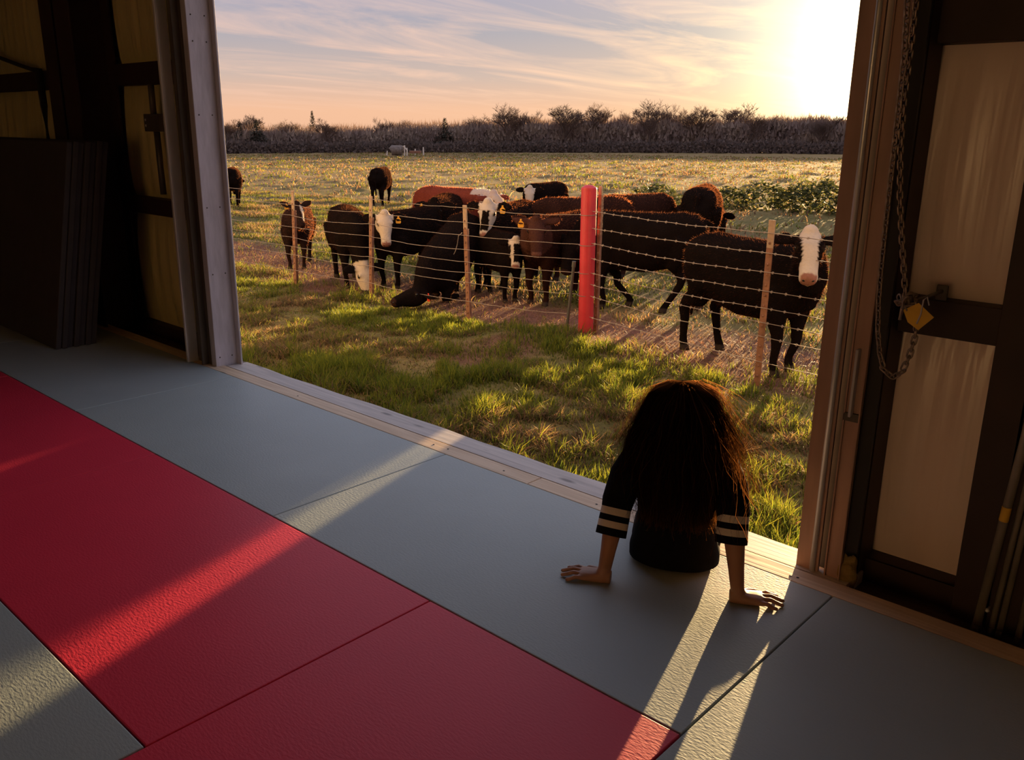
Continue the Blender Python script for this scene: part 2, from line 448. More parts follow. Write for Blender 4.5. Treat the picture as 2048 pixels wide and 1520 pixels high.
# outer weathered board with an uneven outer edge
def outer_board():
    n = 60; V = []; Fc = []
    xs = np.linspace(-5.22, -0.98, n)
    for x in xs:
        e = 3.035 + 0.006 * math.sin(x * 3.1) + 0.004 * math.sin(x * 11)
        V += [(x, 2.874, -0.10), (x, e, -0.10), (x, e, -0.012), (x, e - 0.008, -0.004), (x, 2.876, -0.002)]
    for i in range(n - 1):
        for k in range(5):
            k2 = (k + 1) % 5
            Fc.append((i * 5 + k, i * 5 + k2, (i + 1) * 5 + k2, (i + 1) * 5 + k))
    Fc.append((4, 3, 2, 1, 0)); Fc.append(tuple((n - 1) * 5 + k for k in range(5)))
    mb = MB(); mb.add(V, Fc); return mb.build('trim_3', M['grey_wood'])
tag(outer_board(), 'weathered grey outer sill board across the doorway', kind='structure')
o = MB().box(-13, 6, 2.90, 3.05, -0.9, -0.105).build('trim_4', M['concrete'])
tag(o, 'foundation edge below the doorway sill', kind='structure')

# dark plank strips between the sill board and the wall on both sides of the door
for nm, lab, x0, x1 in (('trim_5', 'dark plank on the floor behind the sill board, right of the doorway', -0.99, 3.0),
                        ('trim_6', 'dark plank on the floor behind the sill board, left of the doorway', -13, -5.24)):
    tag(MB().box(x0, x1, 2.872, 3.12, -0.10, -0.055).build(nm, M['dark_wood']), lab, kind='structure')

wf = empty('wall_front', (0, WALL_Y, 0)); tag(wf, 'metal building wall with insulation between dark steel girts', kind='structure')
def wpart(mb, name, m, **k):
    o = mb.build(name, m, **k); o.parent = wf; o.matrix_parent_inverse = Matrix.Translation((0, -WALL_Y, 0)); return o

def sheet(x0, x1, z0, z1, m, bulge=0.03):
    """insulation facing: slightly bulged between girts, wrinkled"""
    nx = max(6, int((x1 - x0) / 0.04)); nz = max(6, int((z1 - z0) / 0.06)); V = []; Fc = []
    for j in range(nz + 1):
        for i in range(nx + 1):
            u, w = i / nx, j / nz; x = x0 + (x1 - x0) * u; z = z0 + (z1 - z0) * w
            y = WALL_Y + 0.03 - bulge * (math.sin(math.pi * w) ** 0.6) + 0.006 * math.sin(x * 37 + 1.5 * math.sin(z * 2)) * math.sin(math.pi * w)
            V.append((x, y, z))
    for j in range(nz):
        for i in range(nx):
            a = j * (nx + 1) + i; Fc.append((a, a + nx + 1, a + nx + 2, a + 1)[::-1])
    mb = MB(); mb.add(V, Fc); return wpart(mb, 'insulation_sheet', m, smooth=True)

GIRTS = [(-0.12, 0.035), (0.905, 1.025), (1.835, 1.985), (2.85, 2.99), (3.85, 3.97)]
# right bays
for (xa, xb) in ((-1.06, -0.665), (-0.45, 1.4), (1.4, 3.3), (3.3, 5.2)):
    for (g0, g1) in zip(GIRTS[:-1], GIRTS[1:]):
        sheet(xa, xb, g0[1], g1[0], M['insul'])
# left bays
for (xa, xb) in ((-6.90, -5.58), (-8.9, -7.24), (-11.0, -8.9), (-13.0, -11.0)):
    for (g0, g1) in zip(GIRTS[:-1], GIRTS[1:]):
        sheet(xa, xb, g0[1], g1[0], M['insul_y'])
for (xa, xb) in ((-1.065, -0.66), (-0.45, 6.0), (-6.92, -5.58), (-13.0, -7.08)):
    for k, (z0, z1) in enumerate(GIRTS):
        mb = MB()
        mb.box(xa, xb, WALL_Y - 0.06, WALL_Y + 0.04, z0, z0 + 0.012)       # C section: lips and web
        mb.box(xa, xb, WALL_Y - 0.06, WALL_Y + 0.04, z1 - 0.012, z1)
        mb.box(xa, xb, WALL_Y - 0.062, WALL_Y - 0.05, z0, z1)
        wpart(mb, 'girt', M['red_oxide'])
# rigid frame columns: flanges and web
def column(xc, depth, w=0.2):
    mb = MB()
    mb.box(xc - w / 2, xc + w / 2, WALL_Y - depth, WALL_Y - depth + 0.014, -0.05, 4.3)
    mb.box(xc - w / 2, xc + w / 2, WALL_Y - 0.02, WALL_Y, -0.05, 4.3)
    mb.box(xc - 0.006, xc + 0.006, WALL_Y - depth, WALL_Y, -0.05, 4.3)
    wpart(mb, 'column', M['red_oxide'], bevel=0.002)
column(-7.07, 0.31, 0.26); column(-7.36, 0.31, 0.22); column(-0.555, 0.11, 0.22); column(-12.8, 0.5)
# outer sheeting with the door opening left free
for nm, (xa, xb, za, zb) in dict(l=(-13.2, -5.64, -0.8, 4.5), r=(-1.02, 6.2, -0.8, 4.5), h=(-5.66, -1.02, 3.45, 4.5)).items():
    wpart(MB().box(xa, xb, WALL_Y + 0.06, WALL_Y + 0.10, za, zb), 'siding', M['siding'])
# other walls, ceiling
tag(MB().box(ROOM[0] - 0.1, ROOM[0], ROOM[2], 3.3, -0.3, 4.5).build('wall_left', M['hall']), 'insulated end wall of the hall, beyond the stored mats', kind='structure')
tag(MB().box(ROOM[1], ROOM[1] + 0.1, ROOM[2], 3.3, -0.3, 4.5).build('wall_right', M['hall']), 'insulated end wall of the hall behind the pipes', kind='structure')
tag(MB().box(ROOM[0], ROOM[1], ROOM[2] - 0.1, ROOM[2], -0.3, 4.5).build('wall_back', M['hall']), 'insulated back wall of the hall', kind='structure')
tag(MB().box(ROOM[0] - .1, ROOM[1] + .1, ROOM[2] - 0.1, 3.3, 4.3, 4.45).build('ceiling', M['hall']), 'insulated ceiling of the hall', kind='structure')

# door frame and roll-up guides
dr = empty('door_1', (0, 2.9, 0)); tag(dr, 'tall roll-up doorway with galvanised steel jambs and guides', kind='structure')
def dpart(mb, name, m, **k):
    o = mb.build(name, m, **k); o.parent = dr; o.matrix_parent_inverse = Matrix.Translation((0, -2.9, 0)); return o
TOP = 3.5
dpart(MB().box(-5.30, -5.24, 2.81, 2.975, -0.01, TOP), 'jamb', M['galv'], bevel=0.004)
dpart(MB().box(-5.24, -5.19, 2.966, 2.978, -0.004, TOP), 'jamb_lip', M['galv'], bevel=0.002)
# screw heads in pairs up the jamb
for z in (0.06, 0.62, 1.05, 1.62, 2.05, 2.2):
    for y in (2.84, 2.93):
        v, f = ellipsoid((-5.239, y, z), (0.004, 0.005, 0.005), nu=8, nv=4); dpart(MB().add(v, f), 'screw', M['galv_dark'])
dpart(MB().box(-5.70, -5.245, 2.978, 2.988, -0.3, TOP), 'jamb_light_seal', M['galv'])  # unseen plates added to stop daylight leaking in behind the jamb
dpart(MB().box(-5.70, -5.66, 2.988, 3.2, -0.3, TOP), 'jamb_light_seal', M['galv'])
# left guide assembly
dpart(MB().box(-5.48, -5.30, 2.815, 2.83, -0.05, TOP), 'guide_plate', M['galv_dark'])
mb = MB(); mb.box(-5.36, -5.345, 2.77, 2.815, -0.05, TOP)
dpart(mb, 'guide_angle', M['galv_dark'], bevel=0.002)
gr = dpart(MB().box(-5.505, -5.48, 2.735, 2.815, -0.05, TOP), 'guide_rail', M['bright_steel'], bevel=0.006)
for z in (0.93, 1.0, 0.45, 0.40):
    o = MB().box(-5.4797, -5.4785, 2.765, 2.787, z - 0.02, z + 0.02).build('slot', M['black_rubber']); o.parent = gr
    o.matrix_parent_inverse = Matrix.Translation((0, -2.9, 0))
# right guide assembly
dpart(MB().box(-1.182, -1.098, 2.90, 2.915, -0.012, TOP), 'jamb_lip', M['brown_steel'], bevel=0.002)
v, f = tube([(-1.117, 2.893, -0.012), (-1.117, 2.893, TOP)], 0.010, 10); dpart(MB().add(v, f), 'jamb_glint', M['bright_steel'], smooth=True)  # bright steel line standing in for the glint on the jamb edge
dpart(MB().box(-1.125, -0.98, 2.945, 2.96, -0.05, TOP), 'guide_plate', M['black_rubber'])
dpart(MB().box(-1.03, -1.012, 2.96, 3.23, -0.3, TOP), 'jamb', M['galv'])
mb = MB(); mb.box(-1.072, -1.012, 2.90, 2.912, -0.05, TOP); mb.box(-1.017, -1.012, 2.885, 2.912, -0.05, TOP); mb.box(-1.072, -1.066, 2.89, 2.91, -0.05, TOP)
dpart(mb, 'guide_channel', M['brown_steel'], bevel=0.002)
dpart(MB().box(-1.012, -0.985, 2.99, 3.12, -0.05, TOP), 'guide_angle', M['red_oxide'])
dpart(MB().box(-1.05, -1.04, 2.872, 2.9, 0.62, 0.86), 'slide_bolt', M['galv'], bevel=0.003)
dpart(MB().box(-1.072, -1.012, 2.89, 2.90, 0.60, 0.63), 'bolt_keeper', M['galv_dark'], bevel=0.002)
dpart(MB().box(-5.3, -1.0, 2.83, 3.1, 3.45, 4.25), 'roll_hood', M['galv'], bevel=0.01)

# ------------------------------------------------------------------ floor mats
def floor_mat(x0, x1, y0, y1, m, label):
    g = 0.0022
    cx, cy = (x0 + x1) / 2, (y0 + y1) / 2
    o = MB().box(x0 - cx + g, x1 - cx - g, y0 - cy + g, y1 - cy - g, -0.04, 0.0).build('floor_mat', M[m], bevel=0.004, loc=(cx, cy, 0))
    tag(o, label, 'mat', 'mats laid on the hall floor'); return o
YA, YB, YC = 1.775, 2.768, 0.770
floor_mat(-2.957, -0.983, YA, YB, 'grey_mat', 'grey vinyl floor mat by the sill that the person sits on')
floor_mat(-4.957, -2.957, YA, YB, 'grey_mat', 'grey vinyl floor mat along the sill at the middle of the doorway')
floor_mat(-6.957, -4.957, YA, YB, 'grey_mat', 'grey vinyl floor mat along the sill under the leaning dark mats')
floor_mat(-8.957, -6.957, YA, YB, 'grey_mat', 'grey vinyl floor mat beyond the leaning dark mats in the far corner')
floor_mat(-3.983, -1.983, YC, YA, 'red_mat', 'red floor mat crossed by a band of sunlight')
floor_mat(-5.983, -3.983, YC, YA, 'red_mat', 'red floor mat farthest up the red row toward the dark mats')
floor_mat(-7.983, -5.983, YC, YA, 'red_mat', 'red floor mat at the far end of the red row in shade')
floor_mat(-1.983, -0.983, -1.23 + 1.0, YA, 'red_mat', 'red floor mat laid crosswise at the bottom of the picture')
floor_mat(-0.983, 0.017, YC, YB, 'grey_mat', 'dark shaded grey floor mat below the leaning pipes')
floor_mat(-3.983, -1.983, -0.23, YC, 'grey_mat', 'grey floor mat in the bottom left corner with a sunlit patch')
floor_mat(0.017, 2.017, 1.775, YB, 'grey_mat', 'grey floor mat right of the one below the pipes')
floor_mat(-0.983, 0.017, -1.23, YC, 'grey_mat', 'grey floor mat under the photographer')
floor_mat(-5.983, -3.983, -0.23, YC, 'grey_mat', 'grey floor mat left of the sunlit corner mat')

# ------------------------------------------------------------------ outdoors: terrain
AZL, AZR = math.radians(-61.0), math.radians(-22.3)
def far_z(az):
    t = np.clip((az - AZL) / (AZR - AZL), -0.6, 1.6)
    return -2.95 + t * 1.05
def ground_z(x, y):
    x = np.asarray(x, float); y = np.asarray(y, float)
    r = np.hypot(x, y); az = np.arctan2(x, y)
    t = np.clip((r - 24.0) / (150.0 - 24.0), 0, 1.0)
    z = GROUND + (far_z(az) - GROUND) * (t ** 1.15)
    z = z - np.clip(r - 150, 0, 400) * 0.010
    amp = 0.02 + 0.06 * np.clip((y - 8) / 14, 0, 1)
    z = z + amp * (fbm(x * 0.9, y * 0.9, 3) - 0.5) * 1.6 + 0.018 * (fbm(x * 3.1, y * 3.1, 9) - 0.5) * np.clip(1 - (y - 12) / 10, 0, 1)
    # tussocks out in the pasture
    z = z + 0.13 * np.clip(fbm(x * 1.3, y * 1.3, 21) - 0.56, 0, 1) * 3.0 * np.clip((y - 9) / 6, 0, 1)
    # grassy hump round the foot of the red post, bank in front of the fence at the far end
    z = z + 0.10 * np.exp(-(((x + 5.45) / 0.65) ** 2 + ((y - 6.45) / 0.45) ** 2))
    return z

def dirt_amount(x, y):
    """trodden bare soil along the fence and the wet path in the pasture"""
    n = fbm(x * 0.55, y * 0.55, 40); n2 = fbm(x * 1.7, y * 1.7, 55)
    c = 7.35 + 0.5 * (n - 0.5) * 2 - 0.02 * (x + 6)
    d = 1 - np.abs(y - c) / (0.95 + 0.8 * (n2 - 0.5))
    a = np.clip(d * 2.2, 0, 1)
    e = np.exp(-(((y - 14.8 - 0.1 * (x + 14)) / 0.9) ** 2)) * np.clip(fbm(x * 0.3, y * 0.3, 71) * 2.4 - 0.8, 0, 1)
    p = np.clip((fbm(x * 0.9, y * 0.9, 77) - 0.60) * 7, 0, 1) * (y < 6.5) * 0.75
    return np.clip(np.maximum(np.maximum(a, e), p), 0, 1)

def build_ground():
    az = np.radians(np.concatenate([np.arange(-110, -66, 2.0), np.arange(-66, -12, 0.22), np.arange(-12, 100, 2.0)]))
    r = np.concatenate([[0.6], np.geomspace(2.6, 170, 330), np.geomspace(175, 600, 12)])
    A, Rr_ = np.meshgrid(az, r)
    X = Rr_ * np.sin(A); Y = Rr_ * np.cos(A); Zg = ground_z(X, Y)
    na = len(az); nr = len(r)
    V = np.stack([X, Y, Zg], -1).reshape(-1, 3)
    i, j = np.meshgrid(np.arange(na - 1), np.arange(nr - 1))
    a = (j * na + i).ravel(); Q = np.stack([a, a + na, a + na + 1, a + 1], -1)
    x, y = V[:, 0], V[:, 1]; dist = np.hypot(x, y)
    n1 = fbm(x * 0.35, y * 0.35, 5); n2 = fbm(x * 1.6, y * 1.6, 8); n3 = fbm(x * 0.06, y * 0.12, 12)
    green = np.array([0.090, 0.092, 0.022]); straw = np.array([0.29, 0.185, 0.075]); soil = np.array([0.21, 0.095, 0.062]); wet = np.array([0.12, 0.085, 0.075])
    k = np.clip(0.15 + 0.95 * (n1 - 0.30) + 0.7 * (n2 - 0.5) + np.clip((dist - 18) / 45, 0, 0.55), 0, 1)[:, None]
    col = green * (1 - k) + straw * k
    col = col * (0.80 + 0.5 * n3)[:, None]
    d = dirt_amount(x, y)[:, None]
    so = np.where((y > 12)[:, None], wet, soil) * (0.75 + 0.5 * n2)[:, None]
    col = col * (1 - d) + so * d
    o = np_mesh('ground', V, Q, None, col, smooth=True)
    m, nt, bb, out = new_mat('pasture_ground')
    N, L = nt.nodes.new, nt.links.new
    at = N('ShaderNodeAttribute'); at.attribute_name = 'col'
    tc = N('ShaderNodeTexCoord'); n = N('ShaderNodeTexNoise'); L(tc.outputs['Object'], n.inputs['Vector']); n.inputs['Scale'].default_value = 9; n.inputs['Detail'].default_value = 8; n.inputs['Roughness'].default_value = 0.7
    mr = N('ShaderNodeMapRange'); L(n.outputs[0], mr.inputs[0]); mr.inputs[1].default_value = 0.3; mr.inputs[2].default_value = 0.7; mr.inputs[3].default_value = 0.65; mr.inputs[4].default_value = 1.4
    sc = N('ShaderNodeVectorMath'); sc.operation = 'SCALE'; L(at.outputs['Color'], sc.inputs[0]); L(mr.outputs[0], sc.inputs['Scale'])
    L(sc.outputs[0], bb.inputs['Base Color']); bb.inputs['Roughness'].default_value = 0.9; bb.inputs['Specular IOR Level'].default_value = 0.1
    bp = N('ShaderNodeBump'); bp.inputs['Strength'].default_value = 0.7; bp.inputs['Distance'].default_value = 0.04
    L(n.outputs[0], bp.inputs['Height']); L(bp.outputs[0], bb.inputs['Normal'])
    o.data.materials.append(m)
    tag(o, 'rough pasture ground with bare soil along the fence', kind='structure')
build_ground()

# ------------------------------------------------------------------ grass
def blades(name, x, y, h, w, lean, col, label, tipcol=1.25, bent=0.35):
    n = len(x); z = ground_z(x, y)
    a = RNG.uniform(0, 2 * np.pi, n); ca, sa = np.cos(a), np.sin(a)          # blade facing
    la = RNG.uniform(0, 2 * np.pi, n); lx, ly = np.cos(la) * lean * h, np.sin(la) * lean * h
    V = np.zeros((n, 5, 3), np.float32)
    for k, (fx, wz, hz, le) in enumerate(((-1, 1.0, -0.01, 0), (1, 1.0, -0.01, 0), (-1, .75, .55, bent), (1, .75, .55, bent), (0, 0, 1, 1))):
        V[:, k, 0] = x + fx * ca * w * wz * 0.5 + lx * le
        V[:, k, 1] = y + fx * sa * w * wz * 0.5 + ly * le
        V[:, k, 2] = z + h * hz * (1 - 0.25 * lean * le)
    T = np.array([[0, 1, 3], [0, 3, 2], [2, 3, 4]])[None] + (np.arange(n) * 5)[:, None, None]
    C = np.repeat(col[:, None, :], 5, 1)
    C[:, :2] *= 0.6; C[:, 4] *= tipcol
    o = np_mesh(name, V.reshape(-1, 3), T.reshape(-1, 3), M['grass'], C.reshape(-1, 3).clip(0, 0.95))
    tag(o, label, 'grass', kind='stuff'); return o

G1 = np.array([0.075, 0.115, 0.016]); G2 = np.array([0.25, 0.235, 0.022]); ST = np.array([0.36, 0.22, 0.095]); BR = np.array([0.20, 0.10, 0.055]); OL = np.array([0.14, 0.13, 0.04])
def grass_cols(x, y, dry_bias=0.0):
    n = len(x)
    g = fbm(x * 0.8, y * 0.8, 31); q = fbm(x * 2.3, y * 2.3, 36)
    dry = np.clip(RNG.normal(0.52 + dry_bias + 1.7 * (0.50 - g) + 0.8 * (0.5 - q), 0.30, n), 0, 1)
    u = RNG.uniform(0, 1, n)[:, None]
    lush = G1 * (1 - u) + G2 * u
    dead = np.where(RNG.uniform(0, 1, n)[:, None] < 0.45, ST, np.where(u < 0.5, BR, OL))
    c = np.where((dry > 0.5)[:, None], dead, lush)
    return c * RNG.uniform(0.7, 1.2, n)[:, None], dry

def scatter(n, xr, yr, dens=None):
    x = RNG.uniform(*xr, n); y = RNG.uniform(*yr, n)
    az = np.degrees(np.arctan2(x, y))
    keep = (az > -66) & (az < -12)
    if dens is not None: keep &= RNG.uniform(0, 1, n) < dens(x, y)
    return x[keep], y[keep]

# nearest grass, doorway to fence
def tuft(x, y): return 0.5 * fbm(x * 2.2, y * 2.2, 61) + 0.5 * fbm(x * 5.5, y * 5.5, 66)
def d_near(x, y):
    cl = np.clip(tuft(x, y) * 3.0 - 0.95, 0.10, 1)
    return cl * (1 - 0.85 * dirt_amount(x, y))
x, y = scatter(420000, (-14, -1.0), (3.06, 7.0), d_near)
k = (y > 3.27) | ((x > -5.15) & (x < -1.08)); x, y = x[k], y[k]
c, dry = grass_cols(x, y)
cl = tuft(x, y)
h = (0.025 + 0.36 * np.clip(cl - 0.40, 0, 1)) * RNG.uniform(0.6, 1.5, len(x)); h = np.where(dry > 0.5, h * 0.75, h) * (1 + 0.6 * np.clip((5.2 - y) / 2, 0, 1))
lean = np.where(dry > 0.5, RNG.uniform(0.5, 1.5, len(x)), RNG.uniform(0.1, 0.7, len(x)))
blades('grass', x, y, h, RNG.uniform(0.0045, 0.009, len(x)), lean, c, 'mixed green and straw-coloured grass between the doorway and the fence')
# fallen dry stalks on the bare soil
x, y = scatter(60000, (-16, -1.0), (5.2, 9.4), lambda x, y: dirt_amount(x, y) * 0.8)
c = np.where(RNG.uniform(0, 1, len(x))[:, None] < 0.5, ST * 0.8, np.array([0.30, 0.15, 0.09])) * RNG.uniform(0.5, 1.2, len(x))[:, None]
blades('straw_litter', x, y, RNG.uniform(0.02, 0.07, len(x)), RNG.uniform(0.004, 0.007, len(x)), RNG.uniform(0.8, 2.2, len(x)), c, 'dry straw litter on the bare soil under the fence')
# grass round and behind the cattle
x, y = scatter(330000, (-30, -1.5), (6.8, 16.0), lambda x, y: (np.clip(fbm(x * 1.9, y * 1.9, 62) * 2.2 - 0.7, 0.1, 1)) * (1 - 0.93 * dirt_amount(x, y)))
c, dry = grass_cols(x, y, 0.02)
h = (0.03 + 0.12 * np.clip(fbm(x * 1.9, y * 1.9, 62) - 0.3, 0, 1)) * RNG.uniform(0.6, 1.6, len(x))
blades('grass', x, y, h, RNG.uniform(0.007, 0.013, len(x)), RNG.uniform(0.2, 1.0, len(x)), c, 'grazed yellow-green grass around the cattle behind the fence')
# tussocky pasture further out
def d_far(x, y):
    return np.clip(fbm(x * 1.3, y * 1.3, 21) * 3.4 - 1.35, 0.04, 1) * (1 - 0.8 * dirt_amount(x, y)) * np.clip(1.3 - np.hypot(x, y) / 70, 0.22, 1)
x, y = scatter(420000, (-110, -3), (15, 95), d_far)
c, dry = grass_cols(x, y, 0.16)
h = (0.05 + 0.32 * np.clip(fbm(x * 1.3, y * 1.3, 21) - 0.45, 0, 1)) * RNG.uniform(0.6, 1.5, len(x))
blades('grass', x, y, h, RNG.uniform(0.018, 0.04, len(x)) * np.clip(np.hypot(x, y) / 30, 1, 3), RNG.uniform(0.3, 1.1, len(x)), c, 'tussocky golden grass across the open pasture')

# ------------------------------------------------------------------ shrubs out in the pasture
def shrub_mesh(seed, n=700):
    r = np.random.default_rng(seed)
    a = r.uniform(0, 2 * np.pi, n); rr = np.sqrt(r.uniform(0, 1, n)); z = r.uniform(0, 1, n) ** 0.8
    lim = np.sqrt(np.clip(1 - z ** 2, 0.02, 1))
    p = np.stack([rr * lim * np.cos(a), rr * lim * np.sin(a) * 0.8, z * (0.85 + 0.3 * r.uniform(0, 1, n))], -1)
    d1 = r.normal(size=(n, 3)); d1 /= np.linalg.norm(d1, axis=1)[:, None]; d1[:, 2] = abs(d1[:, 2])
    d2 = np.cross(d1, r.normal(size=(n, 3))); d2 /= np.linalg.norm(d2, axis=1)[:, None]
    s = r.uniform(0.06, 0.15, n)[:, None]
    V = np.stack([p - d2 * s * 0.35, p + d2 * s * 0.35, p + d1 * s * 1.3], 1).reshape(-1, 3)
    T = np.arange(n * 3).reshape(-1, 3)
    c = np.where(r.uniform(0, 1, (n, 1)) < 0.75, np.array([0.055, 0.062, 0.018]), np.array([0.20, 0.17, 0.05])) * r.uniform(0.6, 1.3, (n, 1))
    return V, T, np.repeat(c, 3, 0)
shr = [shrub_mesh(s) for s in (1, 2, 3)]
SHRUBS = [(-13.3, 20.3, 1.05, 0.62, 'low dark shrub behind the back of the long black cow'),
          (-12.75, 19.9, 0.75, 0.42, 'small shrub hugging the low dark shrub behind the long black cow'),
          (-11.75, 21.4, 0.95, 0.55, 'low shrub just right of the cow standing rump-on'),
          (-11.0, 22.0, 1.1, 0.66, 'second shrub from the rump-on cow in the pasture hedge row'),
          (-10.2, 22.4, 1.0, 0.60, 'third shrub from the rump-on cow in the pasture hedge row'),
          (-9.4, 22.2, 1.15, 0.78, 'bushy golden-edged shrub above the white-faced cow by the doorway edge'),
          (-8.6, 22.6, 1.1, 0.75, 'shrub closest to the right door jamb out in the pasture')]
for i, (x, y, w, hh, lab) in enumerate(SHRUBS):
    V, T, c = shr[i % 3]
    o = np_mesh('shrub', V * np.array([w, w, hh]), T, M['leaf'], c, loc=(x, y, float(ground_z(x, y)) - 0.03))
    o.rotation_euler = (0, 0, i * 1.3); tag(o, lab, 'shrub', 'shrubs out in the pasture')

# ------------------------------------------------------------------ far woods
def polar(px_az_deg, r):
    a = math.radians(px_az_deg); return r * math.sin(a), r * math.cos(a)
def px_az(px):   # azimuth of a compass bearing along the wood edge
    d = Fv + Rr * ((px - 1024) / 1731.81) + Ur * ((760 - 285) / 1731.81)
    return math.degrees(math.atan2(d.x, d.y))

def bare_tree(seed, h=8.0, spread=0.6, levels=5, crown0=0.30):
    """trunk mesh + branch mesh of a leafless tree"""
    r = random.Random(seed); segs = []
    def grow(p, d, L, rad, lev):
        q = p + d * L; segs.append((p, q, rad, rad * 0.7, lev))
        if lev == 0: return
        k = 5 if lev == levels else (4 if lev > 1 else 5)
        for i in range(k):
            t = r.uniform(0.35, 1.0) if lev < levels else r.uniform(0.6, 1.0); s = p.lerp(q, t)
            ph = (i + r.uniform(-.3, .3)) / k * 2 * math.pi
            nd = (d * 0.8 + Vector((math.cos(ph), math.sin(ph), 0)) * spread * r.uniform(.7, 1.6) + Vector((0, 0, 0.18))).normalized()
            grow(s, nd, L * r.uniform(0.55, 0.80), rad * 0.52, lev - 1)
    grow(Vector((0, 0, 0)), Vector((r.uniform(-.06, .06), r.uniform(-.06, .06), 1)).normalized(), h * crown0, h * 0.020, levels)
    def mesh(sel):
        V = []; T = []
        for p, q, r0, r1, lev in segs:
            if not sel(lev): continue
            d = (q - p).normalized(); a = d.orthogonal().normalized(); c = d.cross(a); k = len(V)
            r0 = max(r0, 0.015); r1 = max(r1, 0.010)
            for th in (0, 2.094, 4.189):
                o = a * math.cos(th) + c * math.sin(th); V.append(p + o * r0)
            for th in (0, 2.094, 4.189):
                o = a * math.cos(th) + c * math.sin(th); V.append(q + o * r1)
            for i in range(3):
                j = (i + 1) % 3; T += [(k + i, k + j, k + 3 + j), (k + i, k + 3 + j, k + 3 + i)]
        return np.array([tuple(v) for v in V]), np.array(T)
    zt = max(max(s[0].z, s[1].z) for s in segs)
    a, b_ = mesh(lambda l: l >= levels - 0), mesh(lambda l: l < levels)
    return (a[0] / zt, a[1]), (b_[0] / zt, b_[1])
def conifer(seed):
    r = np.random.default_rng(seed); n = 700
    z = 0.12 + 0.88 * r.uniform(0, 1, n) ** 0.9; R = (1 - z) * 0.26 + 0.02; a = r.uniform(0, 2 * np.pi, n); rr = R * r.uniform(0.2, 1, n)
    p = np.stack([rr * np.cos(a), rr * np.sin(a), z], -1)
    d = np.stack([np.cos(a) * .6, np.sin(a) * .6, r.uniform(-1.0, 0.5, n)], -1); s = (0.05 * (1.2 - z) + 0.012)[:, None]
    e = np.stack([-np.sin(a), np.cos(a), 0 * a], -1)
    V = np.stack([p - e * s * .5, p + e * s * .5, p + d * s * 1.4 + np.array([0, 0, 0.01])], 1).reshape(-1, 3)
    return V, np.arange(n * 3).reshape(-1, 3)

tree_cache = {}
def col_for(n, base, seed): return np.tile(np.array(base), (n, 1)) * np.random.default_rng(seed).uniform(0.7, 1.2, (n, 1))
def place_tree(px, h, kind, label, r=150.0, width=1.0, seed=0):
    x, y = polar(px_az(px), r); z = float(ground_z(x, y)) - 0.1
    root = empty('bare_tree' if kind == 'bare' else 'evergreen_tree', (x, y, z), seed * 1.7)
    if kind == 'bare':
        key = seed % 6
        if key not in tree_cache:
            t, br = bare_tree(100 + key, spread=0.50 + 0.04 * key)
            a = np_mesh('trunk', t[0], t[1], M['twig'], col_for(len(t[0]), (0.17, 0.115, 0.09), 1), root)
            c = np_mesh('branches', br[0], br[1], M['twig'], col_for(len(br[0]), (0.22, 0.145, 0.11), 2), root)
            tree_cache[key] = (a, c)
        else:
            for s in tree_cache[key]:
                c = s.copy(); COL.objects.link(c); c.parent = root
        root.scale = (h * width, h * width, h)
    else:
        if 'con' not in tree_cache:
            V, T = conifer(5)
            f = np_mesh('needles', V, T, M['twig'], col_for(len(V), (0.07, 0.06, 0.04), 3), root)
            v, ff = tube([(0, 0, 0), (0, 0, 0.95)], [0.02, 0.004], 6)
            t = MB().add(v, ff).build('trunk', M['dark_wood'], root)
            tree_cache['con'] = (f, t)
        else:
            for s in tree_cache['con']:
                c = s.copy(); COL.objects.link(c); c.parent = root
        root.scale = (h * width, h * width, h)
    tag(root, label, 'tree', 'trees standing above the far woods')
    return root
